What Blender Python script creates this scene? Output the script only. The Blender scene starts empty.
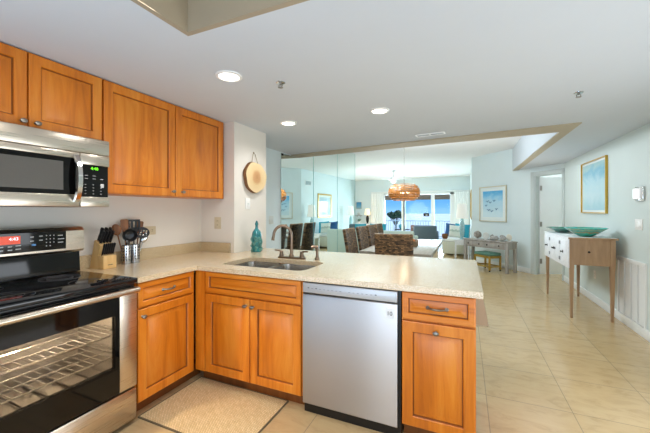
import bpy, bmesh, math, random
from mathutils import Vector, Matrix
from mathutils.geometry import tessellate_polygon
R = math.radians
PI = math.pi
random.seed(7)
S = bpy.context.scene
COL = S.collection

# ------------------------------------------------------------------ camera
YAW = 23.76
FPX = 318.0
cam_d = bpy.data.cameras.new('camera')
cam_d.sensor_fit = 'HORIZONTAL'
cam_d.sensor_width = 36.0
cam_d.lens = FPX / 650 * 36.0
cam_d.shift_x = 0.0
cam_d.shift_y = -6.5 / 650
cam_d.clip_start = 0.05
cam_d.clip_end = 6000
cam = bpy.data.objects.new('camera', cam_d)
cam.location = (0, 0, 1.345)
cam.rotation_euler = (R(90), 0, R(YAW))
COL.objects.link(cam)
S.camera = cam

# ------------------------------------------------------------------ exposure
S.view_settings.view_transform = 'Standard'
S.view_settings.look = 'None'
S.view_settings.exposure = 0.0
S.view_settings.gamma = 1.0
S.view_settings.use_curve_mapping = False
S.cycles.use_denoising = True
S.cycles.max_bounces = 10
S.cycles.diffuse_bounces = 5
S.cycles.glossy_bounces = 5
S.cycles.transparent_max_bounces = 12
S.cycles.sample_clamp_indirect = 6.0
S.cycles.caustics_reflective = False
S.cycles.caustics_refractive = False

# ------------------------------------------------------------------ world: clear blue sky
w = bpy.data.worlds.new('sky')
S.world = w
w.use_nodes = True
nt = w.node_tree
nt.nodes.clear()
tc = nt.nodes.new('ShaderNodeTexCoord')
sp = nt.nodes.new('ShaderNodeSeparateXYZ')
rp = nt.nodes.new('ShaderNodeValToRGB')
bg = nt.nodes.new('ShaderNodeBackground')
wo = nt.nodes.new('ShaderNodeOutputWorld')
nt.links.new(tc.outputs['Generated'], sp.inputs[0])
nt.links.new(sp.outputs['Z'], rp.inputs[0])
nt.links.new(rp.outputs[0], bg.inputs[0])
nt.links.new(bg.outputs[0], wo.inputs[0])
e = rp.color_ramp.elements
e[0].position = 0.0
e[0].color = (0.31, 0.61, 0.96, 1)
e[1].position = 1.0
e[1].color = (0.05, 0.17, 0.50, 1)
for p_, c_ in ((0.010, (0.21, 0.52, 0.92, 1)), (0.035, (0.15, 0.44, 0.86, 1)), (0.30, (0.08, 0.28, 0.70, 1))):
    k = e.new(p_)
    k.color = c_
bg.inputs['Strength'].default_value = 1.2

# ------------------------------------------------------------------ sun and large area lights
def light(name, kind, loc, energy, color=(1, 1, 1), rot=(0, 0, 0), **kw):
    d = bpy.data.lights.new(name, kind)
    d.energy = energy
    d.color = color
    for a, b in kw.items():
        setattr(d, a, b)
    o = bpy.data.objects.new(name, d)
    o.location = loc
    o.rotation_euler = rot
    COL.objects.link(o)
    return o

light('sun', 'SUN', (0, -30, 40), 4.0, (1, 0.96, 0.9), (R(35), 0, R(10)), angle=R(0.6))
# daylight entering through the balcony door
light('daylight_window', 'AREA', (-1.9, 14.9, 1.5), 260, (0.80, 0.92, 1.0), (R(-90), 0, 0), shape='RECTANGLE', size=3.2, size_y=2.0)
# added fill lights: upward in the dining area, soft in the living room
light('dining_up_fill', 'AREA', (-0.7, 5.9, 1.95), 16, (0.84, 0.93, 1.0), (R(180), 0, 0), shape='RECTANGLE', size=1.6, size_y=1.6)
light('living_wash', 'POINT', (-2.3, 11.0, 1.3), 95, (0.88, 0.95, 1.0), shadow_soft_size=0.5)
# added fill lights, no real source: forward from behind the camera, ceiling, hall side
light('rear_fill', 'AREA', (0.05, -1.9, 1.12), 27, (0.84, 0.91, 1.0), (R(90), 0, 0), shape='RECTANGLE', size=2.9, size_y=2.1)
light('ceiling_fill', 'AREA', (-0.7, -0.8, 0.7), 62, (0.56, 0.75, 1.0), (R(150), 0, 0), shape='RECTANGLE', size=3.0, size_y=1.4)
light('hall_side', 'AREA', (1.66, 1.75, 0.85), 46, (0.86, 0.92, 1.0), (R(106), 0, R(90)), shape='RECTANGLE', size=2.2, size_y=1.2)
light('dining_wash', 'AREA', (-1.5, 5.6, 2.70), 120, (0.82, 0.93, 1.0), (0, R(-40), 0), shape='RECTANGLE', size=1.2, size_y=1.6)  # added fill to brighten the diagonal wall
light('hall_up_fill', 'AREA', (0.75, 6.4, 1.1), 7, (1.0, 0.95, 0.97), (R(180), 0, 0), shape='RECTANGLE', size=0.6, size_y=1.6)  # added upward fill to lift the hall ceiling, no fitting there
light('hall_wash', 'AREA', (1.2, 4.6, 2.20), 7, (0.90, 0.95, 1.0), (0, 0, 0), shape='RECTANGLE', size=0.6, size_y=4.5)  # added downward fill along the hall wall
light('recess_fill', 'AREA', (-0.75, 0.45, 2.24), 25, (1.0, 0.95, 0.89), (0, 0, 0), shape='RECTANGLE', size=1.1, size_y=1.1)  # added fill at the recess mouth to brighten the kitchen

# ================================================================== materials
def hx(s):
    s = s.lstrip('#')
    v = [int(s[i:i + 2], 16) / 255 for i in (0, 2, 4)]
    return tuple((x / 12.92 if x <= 0.04045 else ((x + 0.055) / 1.055) ** 2.4) for x in v)

class NT:
    def __init__(s, name):
        s.m = bpy.data.materials.new(name)
        s.m.use_nodes = True
        s.t = s.m.node_tree
        s.b = s.t.nodes['Principled BSDF']
        s.out = s.t.nodes['Material Output']
    def n(s, typ, **kw):
        x = s.t.nodes.new('ShaderNode' + typ)
        for k, v in kw.items():
            if k in x.inputs.keys():
                x.inputs[k].default_value = v
            else:
                setattr(x, k, v)
        return x
    def l(s, a, b):
        s.t.links.new(a, b)
    def coord(s, scale=(1, 1, 1), rot=(0, 0, 0), loc=(0, 0, 0), kind='Object'):
        t = s.n('TexCoord')
        m = s.n('Mapping')
        m.inputs['Scale'].default_value = scale
        m.inputs['Rotation'].default_value = rot
        m.inputs['Location'].default_value = loc
        s.l(t.outputs[kind], m.inputs[0])
        return m.outputs[0]
    def ramp(s, fac, stops):
        r = s.n('ValToRGB')
        e = r.color_ramp.elements
        e[0].position, e[0].color = stops[0][0], (*stops[0][1], 1)
        e[1].position, e[1].color = stops[-1][0], (*stops[-1][1], 1)
        for p, c in stops[1:-1]:
            k = e.new(p)
            k.color = (*c, 1)
        s.l(fac, r.inputs[0])
        return r.outputs[0]
    def bump(s, h, strength=0.3, dist=0.01):
        b = s.n('Bump', Strength=strength, Distance=dist)
        s.l(h, b.inputs['Height'])
        s.l(b.outputs[0], s.b.inputs['Normal'])
    def set(s, **kw):
        for k, v in kw.items():
            s.b.inputs[k.replace('_', ' ')].default_value = v

def scl(c, f):
    return tuple(min(1, x * f) for x in c)

def plain(name, col, rough=0.5, metal=0.0, var=0.06, nscale=8, coat=0, bump=0, spec=0.5, emit=None, estr=0, trans=0):
    """a painted, plastic, cloth or metal surface with slight procedural variation"""
    c = hx(col)
    n = NT(name)
    nz = n.n('TexNoise', Scale=nscale, Detail=4.0, Roughness=0.6)
    n.l(n.coord(), nz.inputs['Vector'])
    n.l(n.ramp(nz.outputs['Fac'], [(0.3, scl(c, 1 - var)), (0.7, scl(c, 1 + var))]), n.b.inputs['Base Color'])
    n.set(Roughness=rough, Metallic=metal)
    n.b.inputs['Specular IOR Level'].default_value = spec
    if coat:
        n.b.inputs['Coat Weight'].default_value = coat
        n.b.inputs['Coat Roughness'].default_value = 0.15
    if emit:
        n.b.inputs['Emission Color'].default_value = (*hx(emit), 1)
        n.b.inputs['Emission Strength'].default_value = estr
    if trans:
        n.b.inputs['Transmission Weight'].default_value = trans
    if bump:
        n.bump(nz.outputs['Fac'], bump, 0.004)
    return n.m

def wood(name, dark, mid, lite, rough=0.40, coat=0.15, axis='z', gscale=1.0):
    n = NT(name)
    sc = {'z': (9, 9, 0.9), 'x': (0.9, 9, 9), 'y': (9, 0.9, 9)}[axis]
    sc = tuple(x * gscale for x in sc)
    oi = n.n('ObjectInfo')
    v = n.coord(sc)
    add = n.n('VectorMath', operation='ADD')
    mul = n.n('VectorMath', operation='SCALE')
    comb = n.n('CombineXYZ')
    for k in range(3):
        n.l(oi.outputs['Random'], comb.inputs[k])
    n.l(comb.outputs[0], mul.inputs[0])
    mul.inputs['Scale'].default_value = 37.0
    n.l(v, add.inputs[0])
    n.l(mul.outputs[0], add.inputs[1])
    nz = n.n('TexNoise', Scale=1.6, Detail=6.0, Roughness=0.62, Distortion=0.6)
    n.l(add.outputs[0], nz.inputs['Vector'])
    n2 = n.n('TexNoise', Scale=0.45, Detail=2.0)
    n.l(add.outputs[0], n2.inputs['Vector'])
    mx = n.n('MixRGB', blend_type='MULTIPLY')
    mx.inputs[0].default_value = 0.4
    n.l(n.ramp(nz.outputs['Fac'], [(0.25, hx(dark)), (0.5, hx(mid)), (0.75, hx(lite))]), mx.inputs[1])
    n.l(n.ramp(n2.outputs['Fac'], [(0.3, (0.82, 0.78, 0.72)), (0.7, (1, 1, 1))]), mx.inputs[2])
    n.l(mx.outputs[0], n.b.inputs['Base Color'])
    n.set(Roughness=rough)
    n.b.inputs['Coat Weight'].default_value = coat
    n.b.inputs['Coat Roughness'].default_value = 0.22
    n.bump(nz.outputs['Fac'], 0.04, 0.002)
    return n.m

def steel(name, col='#c3bfba', rough=0.28, axis='y'):
    n = NT(name)
    sc = {'y': (260, 3, 260), 'x': (3, 260, 260), 'z': (260, 260, 3)}[axis]
    nz = n.n('TexNoise', Scale=1.0, Detail=3.0)
    n.l(n.coord(sc), nz.inputs['Vector'])
    c = hx(col)
    n.l(n.ramp(nz.outputs['Fac'], [(0.3, scl(c, .95)), (0.7, scl(c, 1.04))]), n.b.inputs['Base Color'])
    mr = n.n('MapRange')
    mr.inputs['To Min'].default_value = rough * 0.85
    mr.inputs['To Max'].default_value = rough * 1.2
    n.l(nz.outputs['Fac'], mr.inputs['Value'])
    n.l(mr.outputs[0], n.b.inputs['Roughness'])
    n.set(Metallic=1.0)
    return n.m

def speckle(name, base, spots, rough=0.17, scale=260):
    n = NT(name)
    v = n.coord()
    nz = n.n('TexNoise', Scale=scale, Detail=2.0, Roughness=0.7)
    n.l(v, nz.inputs['Vector'])
    vo = n.n('TexVoronoi', Scale=scale * 0.45)
    n.l(v, vo.inputs['Vector'])
    mx = n.n('MixRGB', blend_type='MULTIPLY')
    mx.inputs[0].default_value = 0.4
    n.l(n.ramp(nz.outputs['Fac'], [(0.36, hx(spots[0])), (0.47, hx(base)), (0.56, hx(base)), (0.66, hx(spots[1]))]), mx.inputs[1])
    n.l(n.ramp(vo.outputs['Distance'], [(0.12, hx(spots[2])), (0.35, (1, 1, 1))]), mx.inputs[2])
    n.l(mx.outputs[0], n.b.inputs['Base Color'])
    n.set(Roughness=rough)
    n.b.inputs['Specular IOR Level'].default_value = 0.6
    n.b.inputs['Coat Weight'].default_value = 0.25
    n.b.inputs['Coat Roughness'].default_value = 0.10
    return n.m

def glassy(name, tint='#ffffff', refl=0.08, rough=0.02, top=0.6):
    n = NT(name)
    tr = n.n('BsdfTransparent')
    tr.inputs[0].default_value = (*hx(tint), 1)
    gl = n.n('BsdfGlossy')
    gl.inputs['Roughness'].default_value = rough
    lw = n.n('LayerWeight', Blend=0.12)
    mr = n.n('MapRange')
    mr.inputs['To Min'].default_value = refl
    mr.inputs['To Max'].default_value = top
    n.l(lw.outputs['Facing'], mr.inputs['Value'])
    pw = n.n('Math', operation='POWER')
    pw.inputs[1].default_value = 1.0
    n.l(mr.outputs[0], pw.inputs[0])
    mx = n.n('MixShader')
    n.l(pw.outputs[0], mx.inputs[0])
    n.l(tr.outputs[0], mx.inputs[1])
    n.l(gl.outputs[0], mx.inputs[2])
    n.l(mx.outputs[0], n.out.inputs[0])
    return n.m

def tiles(name):
    n = NT(name)
    v = n.coord(loc=(-0.14 + 0.515 * 20, -2.59 + 0.50 * 20, 0))
    br = n.n('TexBrick', offset=0.0, squash=1.0)
    br.inputs['Scale'].default_value = 1.0
    br.inputs['Brick Width'].default_value = 0.515
    br.inputs['Row Height'].default_value = 0.50
    br.inputs['Mortar Size'].default_value = 0.0024
    br.inputs['Mortar Smooth'].default_value = 0.1
    br.inputs['Color1'].default_value = (*hx('#cdb48a'), 1)
    br.inputs['Color2'].default_value = (*hx('#c6ac80'), 1)
    br.inputs['Mortar'].default_value = (*hx('#9d8d70'), 1)
    n.l(v, br.inputs['Vector'])
    nz = n.n('TexNoise', Scale=5.0, Detail=8.0, Roughness=0.68, Distortion=0.8)
    n.l(n.coord((1, 2.2, 1)), nz.inputs['Vector'])
    mx = n.n('MixRGB', blend_type='MULTIPLY')
    mx.inputs[0].default_value = 0.75
    n.l(br.outputs['Color'], mx.inputs[1])
    n.l(n.ramp(nz.outputs['Fac'], [(0.30, (0.72, 0.67, 0.58)), (0.5, (0.94, 0.92, 0.89)), (0.70, (1, 1, 1))]), mx.inputs[2])
    n.l(mx.outputs[0], n.b.inputs['Base Color'])
    n.set(Roughness=0.16)
    iv = n.n('Math', operation='SUBTRACT')
    iv.inputs[0].default_value = 1.0
    n.l(br.outputs['Fac'], iv.inputs[1])
    n.bump(iv.outputs[0], 0.4, 0.003)
    return n.m

def weave(name, c1, c2, gap, bw=0.05, rh=0.022, bump=1.0, rough=0.6, coords=None, rot=(0, 0, 0), nzs=0.8):
    n = NT(name)
    v = coords(n) if coords else n.coord(kind='UV', rot=rot)
    br = n.n('TexBrick', offset=0.5, squash=1.0)
    br.inputs['Scale'].default_value = 1.0
    br.inputs['Brick Width'].default_value = bw
    br.inputs['Row Height'].default_value = rh
    br.inputs['Mortar Size'].default_value = rh * 0.16
    br.inputs['Mortar Smooth'].default_value = 0.8
    br.inputs['Color1'].default_value = (*hx(c1), 1)
    br.inputs['Color2'].default_value = (*hx(c2), 1)
    br.inputs['Mortar'].default_value = (*hx(gap), 1)
    n.l(v, br.inputs['Vector'])
    nz = n.n('TexNoise', Scale=60, Detail=3.0)
    n.l(n.coord(), nz.inputs['Vector'])
    mx = n.n('MixRGB', blend_type='MULTIPLY')
    mx.inputs[0].default_value = nzs
    n.l(br.outputs['Color'], mx.inputs[1])
    n.l(n.ramp(nz.outputs['Fac'], [(0.3, (0.55, 0.52, 0.5)), (0.7, (1.0, 1.0, 1.0))]), mx.inputs[2])
    n.l(mx.outputs[0], n.b.inputs['Base Color'])
    n.set(Roughness=rough)
    iv = n.n('Math', operation='SUBTRACT')
    iv.inputs[0].default_value = 1.0
    n.l(br.outputs['Fac'], iv.inputs[1])
    n.bump(iv.outputs[0], bump, 0.006)
    return n.m

def painting(name, stops, scale=3.0, rot=(0, 0, 0), stretch=(1, 1, 1.5)):
    n = NT(name)
    v = n.coord(stretch, rot)
    nz = n.n('TexNoise', Scale=scale, Detail=6.0, Roughness=0.6, Distortion=1.0)
    n.l(v, nz.inputs['Vector'])
    sp = n.n('SeparateXYZ')
    n.l(n.coord(kind='Generated'), sp.inputs[0])
    ad = n.n('Math', operation='MULTIPLY_ADD')
    n.l(nz.outputs['Fac'], ad.inputs[0])
    ad.inputs[1].default_value = 0.55
    n.l(sp.outputs['Z'], ad.inputs[2])
    sb = n.n('Math', operation='SUBTRACT')
    n.l(ad.outputs[0], sb.inputs[0])
    sb.inputs[1].default_value = 0.27
    n.l(n.ramp(sb.outputs[0], [(p, hx(c)) for p, c in stops]), n.b.inputs['Base Color'])
    n.set(Roughness=0.06)
    n.b.inputs['Specular IOR Level'].default_value = 0.7
    return n.m

M = {}
M['floor'] = tiles('floor_tile')
M['wall_warm'] = plain('cream_wall_paint', '#ded8cd', 0.7, var=0.015, nscale=3)
M['wall_taupe'] = plain('taupe_wall_paint', '#40382f', 0.7, var=0.02, nscale=3)
M['wall_cool'] = plain('pale_seafoam_wall_paint', '#dbe7e8', 0.7, var=0.012, nscale=3)
M['wall_hall'] = plain('pale_green_wall_paint', '#d2dcd8', 0.7, var=0.012, nscale=3)
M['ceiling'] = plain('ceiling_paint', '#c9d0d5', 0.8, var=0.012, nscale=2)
M['ceiling_white'] = plain('white_ceiling_paint', '#f1f3f2', 0.8, var=0.01, nscale=2)
M['tan'] = plain('tan_soffit_paint', '#b8ad94', 0.75, var=0.02, nscale=3)
M['tan_dark'] = plain('taupe_recess_paint', '#a2947c', 0.75, var=0.02, nscale=3)
M['casing'] = plain('pale_grey_casing_paint', '#c6cecb', 0.45, var=0.01)
M['white'] = plain('white_trim_paint', '#eef0ee', 0.4, var=0.01)
M['white_plastic'] = plain('white_plastic', '#eceae4', 0.35, var=0.01)
M['beige_plastic'] = plain('beige_plastic', '#cbbd9f', 0.4, var=0.02)
M['grey_plastic'] = plain('light_grey_plastic', '#d2d6cf', 0.4, var=0.02)
M['black'] = plain('black_plastic', '#141415', 0.35, var=0.1)
M['dark_slot'] = plain('dark_slot', '#1a1a1a', 0.7, var=0.1)
M['black_glass'] = plain('black_glass', '#080808', 0.05, var=0.05, spec=0.35)
M['cooktop'] = plain('ceramic_cooktop_glass', '#101012', 0.07, var=0.3, nscale=300, spec=0.5)
M['maple'] = wood('maple_cabinet', '#ad590b', '#d27816', '#e29434')
M['maple_h'] = wood('maple_cabinet_horizontal', '#ad590b', '#d27816', '#e29434', axis='x')
M['maple_y'] = wood('maple_cabinet_rail', '#ad590b', '#d27816', '#e29434', axis='y')
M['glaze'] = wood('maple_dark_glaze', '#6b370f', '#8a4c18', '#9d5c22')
M['maple_dark'] = wood('maple_toe_kick', '#5e3414', '#7a451a', '#8a5222')
M['beech'] = wood('beech_block', '#c99a5a', '#dcb272', '#e8c48a', rough=0.5, coat=0.1)
M['spoonwood'] = wood('olive_wood_spoon', '#563218', '#7d4f2b', '#9c6c41', rough=0.6, coat=0)
M['tanwood'] = wood('tan_oak_console', '#9b7a58', '#b08e6a', '#bf9f7c', rough=0.5, coat=0.1)
M['greywood'] = wood('driftwood_grey_console', '#8f8a83', '#a8a39c', '#bdb8b0', rough=0.6, coat=0)
M['tabletop'] = wood('whitewashed_table', '#8f897d', '#a49e92', '#b5b0a5', rough=0.25, coat=0.3, axis='y')
M['counter'] = speckle('quartz_countertop', '#dac4a0', ('#a3906f', '#ece0c8', '#a89678'))
M['backsplash'] = speckle('quartz_backsplash', '#c4b08c', ('#96794e', '#dccbaa', '#a58a5e'), rough=0.25)
M['steel_y'] = steel('brushed_steel_range', '#cbc1b2', axis='y')
M['steel_x'] = steel('brushed_steel_dishwasher', '#b9b8b7', 0.17, axis='x')
def brushed_uv():
    n = NT('brushed_steel_door')
    nz = n.n('TexNoise', Scale=3.0)
    n.l(n.coord(), nz.inputs['Vector'])
    n.l(n.ramp(nz.outputs['Fac'], [(0.3, hx('#c2c0be')), (0.7, hx('#c6c4c2'))]), n.b.inputs['Base Color'])
    tg = n.n('Tangent', direction_type='UV_MAP', uv_map='UVMap')
    n.l(tg.outputs[0], n.b.inputs['Tangent'])
    n.set(Metallic=1.0, Roughness=0.30, Anisotropic=0.92)
    n.b.inputs['Anisotropic Rotation'].default_value = 0.25
    return n.m
M['steel_dw'] = brushed_uv()
M['steel_z'] = steel('brushed_steel_sink', '#b8b4ae', 0.25, axis='x')
M['chrome'] = plain('polished_steel', '#d6d6d4', 0.12, metal=1.0, var=0.02)
M['reflected_dark'] = plain('dark_brown_painted_wood', '#453a31', 0.45, var=0.05)
M['pewter'] = plain('pewter_hardware', '#8f8a82', 0.3, metal=1.0, var=0.06, nscale=40)
M['bronze'] = plain('brushed_bronze_faucet', '#85705d', 0.28, metal=1.0, var=0.05, nscale=40)
M['iron'] = plain('black_iron_hardware', '#2a2725', 0.5, metal=0.6, var=0.1)
M['gold'] = plain('gold_leaf_frame', '#c9a24a', 0.3, metal=0.9, var=0.08, nscale=30)
M['brass'] = plain('antique_gold_paint', '#b4923f', 0.4, metal=0.5, var=0.08, nscale=30)
M['silverframe'] = plain('champagne_frame', '#d7cdb4', 0.35, metal=0.6, var=0.05)
M['enamel'] = plain('grey_oven_enamel', '#6f6a63', 0.35, var=0.08)
M['wire'] = plain('chrome_rack_wire', '#d8d4cc', 0.22, metal=0.9, var=0.03)
M['oven_glass'] = glassy('tinted_oven_glass', '#e4dcd0', 0.015, top=0.15)
M['pane'] = glassy('window_glass', '#f4fbff', 0.01, top=0.10)
M['shell'] = plain('capiz_shell_amber', '#ad6f30', 0.25, var=0.6, nscale=34, emit='#d08a45', estr=0.04)
M['bulb'] = plain('lit_bulb', '#fff2d8', 0.5, emit='#ffe6b8', estr=3.0)
M['led'] = plain('lit_downlight_lens', '#ffffff', 0.5, emit='#fff6e8', estr=7.0)
M['teal_ceramic'] = plain('teal_glazed_ceramic', '#24787c', 0.2, var=0.5, nscale=26, coat=0.4)
M['teal_glass'] = plain('teal_green_glass', '#0f7f6c', 0.12, var=0.25, nscale=9, coat=0.5)
M['bark'] = plain('rough_bark', '#7a5230', 0.9, var=0.4, nscale=60, bump=0.8)
M['jute'] = plain('jute_cord', '#8a7654', 0.9, var=0.2, nscale=90)
M['mint'] = plain('mint_upholstery', '#cfe0d4', 0.85, var=0.05, nscale=60, bump=0.15)
M['slate'] = plain('slate_blue_upholstery', '#55656f', 0.85, var=0.08, nscale=60, bump=0.2)
M['cream'] = plain('cream_upholstery', '#dcdcca', 0.85, var=0.05, nscale=50, bump=0.15)
M['teal_fabric'] = plain('teal_cushion_cloth', '#37a6bb', 0.8, var=0.08, nscale=40, bump=0.2)
M['blue_fabric'] = plain('navy_cushion_cloth', '#2f5f92', 0.8, var=0.1, nscale=40, bump=0.2)
M['seagreen_pad'] = plain('seafoam_stool_pad', '#5d8a7a', 0.7, var=0.08, nscale=40)
M['drape'] = plain('white_drape_cloth', '#f0f2ef', 0.85, var=0.02, nscale=30)
M['blind'] = plain('brown_roller_blind', '#6d655f', 0.8, var=0.05, nscale=80)
M['shade'] = plain('white_lamp_shade', '#f1efe9', 0.8, var=0.02, emit='#fff4e2', estr=0.25)
M['shade_warm'] = plain('lit_cream_lamp_shade', '#fbe9c8', 0.8, var=0.02, emit='#ffdca8', estr=0.9)
M['aqua_glass'] = plain('aqua_mottled_lamp_glass', '#9fc4c8', 0.15, var=0.2, nscale=30, coat=0.6)
M['white_wood'] = plain('distressed_white_paint', '#eceef0', 0.5, var=0.08, nscale=35)
M['orb'] = plain('silvery_twig_orb', '#a79f95', 0.6, var=0.3, nscale=50)
M['coral'] = plain('pale_shell_white', '#d3d5cf', 0.6, var=0.12, nscale=40)
M['driftwood'] = plain('driftwood_carving', '#a8a6a0', 0.7, var=0.3, nscale=30, bump=0.4)
M['orange'] = plain('orange_peel', '#c9793a', 0.5, var=0.1, nscale=60)
M['crate'] = wood('weathered_tray_wood', '#6f5a43', '#927a5d', '#a89072', rough=0.7, coat=0)
M['leaf'] = plain('dark_leaf', '#2f4a30', 0.6, var=0.4, nscale=14)
M['trunk'] = plain('grey_trunk', '#5d5347', 0.9, var=0.2, nscale=30)
M['terracotta'] = plain('brown_clay_pot', '#7d5444', 0.8, var=0.15, nscale=20)
M['rail_paint'] = plain('backlit_white_rail_paint', '#a9b0bb', 0.5, var=0.01)  # white rail greyed so it looks backlit against the sea
M['sea'] = plain('bright_sea', '#f2f7fa', 0.6, var=0.01, nscale=0.01)
M['sand'] = plain('balcony_concrete', '#d9d5cc', 0.8, var=0.05, nscale=10)
M['red_lcd'] = plain('red_lit_display', '#c8472c', 0.3, emit='#e04a2a', estr=0.55)
M['digit_white'] = plain('white_lit_digits', '#ffffff', 0.4, emit='#e6f0ff', estr=1.2)
M['digit_green'] = plain('green_lit_digits', '#66ff22', 0.4, emit='#7dff20', estr=1.3)
M['print'] = plain('grey_key_printing', '#b8b8b4', 0.5, var=0.05)
M['print_blue'] = plain('blue_key_printing', '#5a8fc0', 0.5)
M['sticker'] = plain('pale_grey_sticker', '#dfe2e4', 0.4, var=0.01)
M['ink'] = plain('black_ink', '#2b2b2d', 0.5)
M['end_grain'] = None

def end_grain():
    n = NT('wood_slice_face')
    v = n.coord()
    nz = n.n('TexNoise', Scale=7.0, Detail=3.0)
    n.l(v, nz.inputs['Vector'])
    ln = n.n('VectorMath', operation='LENGTH')
    n.l(v, ln.inputs[0])
    ad = n.n('Math', operation='MULTIPLY_ADD')
    n.l(nz.outputs['Fac'], ad.inputs[0])
    ad.inputs[1].default_value = 0.05
    n.l(ln.outputs['Value'], ad.inputs[2])
    a = n.ramp(ad.outputs[0], [(0.03, hx('#a9794a')), (0.10, hx('#c49766')), (0.125, hx('#d9bd8c')), (0.20, hx('#e3cb9d'))])
    wv = n.n('Math', operation='SINE')
    ml = n.n('Math', operation='MULTIPLY')
    ml.inputs[1].default_value = 520.0
    n.l(ad.outputs[0], ml.inputs[0])
    n.l(ml.outputs[0], wv.inputs[0])
    mx = n.n('MixRGB', blend_type='MULTIPLY')
    mx.inputs[0].default_value = 0.25
    n.l(a, mx.inputs[1])
    n.l(n.ramp(wv.outputs[0], [(0.0, (0.7, 0.6, 0.5)), (0.6, (1, 1, 1))]), mx.inputs[2])
    n.l(mx.outputs[0], n.b.inputs['Base Color'])
    n.set(Roughness=0.6)
    return n.m
M['end_grain'] = end_grain()

def mirror_mat():
    n = NT('silvered_mirror')
    nz = n.n('TexNoise', Scale=0.4)
    n.l(n.coord(), nz.inputs['Vector'])
    n.l(n.ramp(nz.outputs['Fac'], [(0.3, hx('#e6f3f1')), (0.7, hx('#e9f5f3'))]), n.b.inputs['Base Color'])
    n.set(Metallic=1.0, Roughness=0.0)
    return n.m
M['mirror'] = mirror_mat()
M['mirror_edge'] = plain('teal_mirror_edge', '#4a9a9a', 0.15, var=0.05)
M['wicker'] = weave('brown_wicker', '#3a2c22', '#b58d60', '#120c08', bw=0.038, rh=0.017)
M['wicker_seat'] = weave('brown_wicker_seat', '#3a2c22', '#b58d60', '#120c08', bw=0.038, rh=0.017, coords=lambda n: n.coord(rot=(R(90), 0, 0)))
M['mat'] = weave('beige_woven_mat', '#efd6a6', '#e2c592', '#ae925f', bw=0.03, rh=0.009, bump=0.5, rough=0.9, nzs=0.2, coords=lambda n: n.coord(rot=(0, 0, R(35))))
M['mat_edge'] = plain('dark_mat_binding', '#6b5d45', 0.9, var=0.1)
M['rug'] = painting('abstract_rug', [(0.2, '#cdb79a'), (0.4, '#e6d6ba'), (0.5, '#c39c7c'), (0.6, '#efe3cc'), (0.75, '#d3c3a6'), (0.9, '#b89678')], 3.5)
M['rug'].node_tree.nodes['Principled BSDF'].inputs['Roughness'].default_value = 0.95
M['art_gull'] = painting('pale_blue_seascape', [(0.10, '#d4e8ee'), (0.35, '#c3e0ec'), (0.6, '#b4daec'), (0.78, '#86c4e6'), (0.95, '#5aaee0')], 4.0)  # lower part paled in place of the window's reflection in the glass
M['art_tall'] = painting('blue_green_abstract', [(0.05, '#a9cfd8'), (0.35, '#c3dde2'), (0.6, '#b3d8e2'), (0.8, '#7fb8cf'), (0.95, '#a9d0d4')], 3.0)
M['art_gold'] = painting('pale_grey_seascape', [(0.1, '#bcd3d8'), (0.4, '#d8e6e8'), (0.55, '#eef3f0'), (0.8, '#b8d2dc'), (0.95, '#c9dde2')], 2.0)
M['art_blue'] = painting('blue_photo_print', [(0.1, '#8fb6c6'), (0.5, '#5f9cc0'), (0.9, '#3f86b4')], 4.0)
M['cushion_print'] = painting('leaf_print_cushion', [(0.2, '#e4e6da'), (0.45, '#d8ded2'), (0.55, '#9fb0a2'), (0.62, '#e6e8de'), (0.9, '#e8eae2')], 7.0)
M['cushion_print'].node_tree.nodes['Principled BSDF'].inputs['Roughness'].default_value = 0.8
M['bowl_glass'] = painting('streaked_art_glass', [(0.1, '#1a8a72'), (0.35, '#2aa58c'), (0.5, '#a98a52'), (0.62, '#2f9f94'), (0.8, '#8fb08a'), (0.95, '#37b0a4')], 14.0, stretch=(1, 1, 0.2))

# ================================================================== geometry helpers
def basis(u, v, n, o=(0, 0, 0)):
    m = Matrix.Identity(4)
    for i, a in enumerate((u, v, n)):
        for j in range(3):
            m[j][i] = a[j]
    for j in range(3):
        m[j][3] = o[j]
    return m

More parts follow.
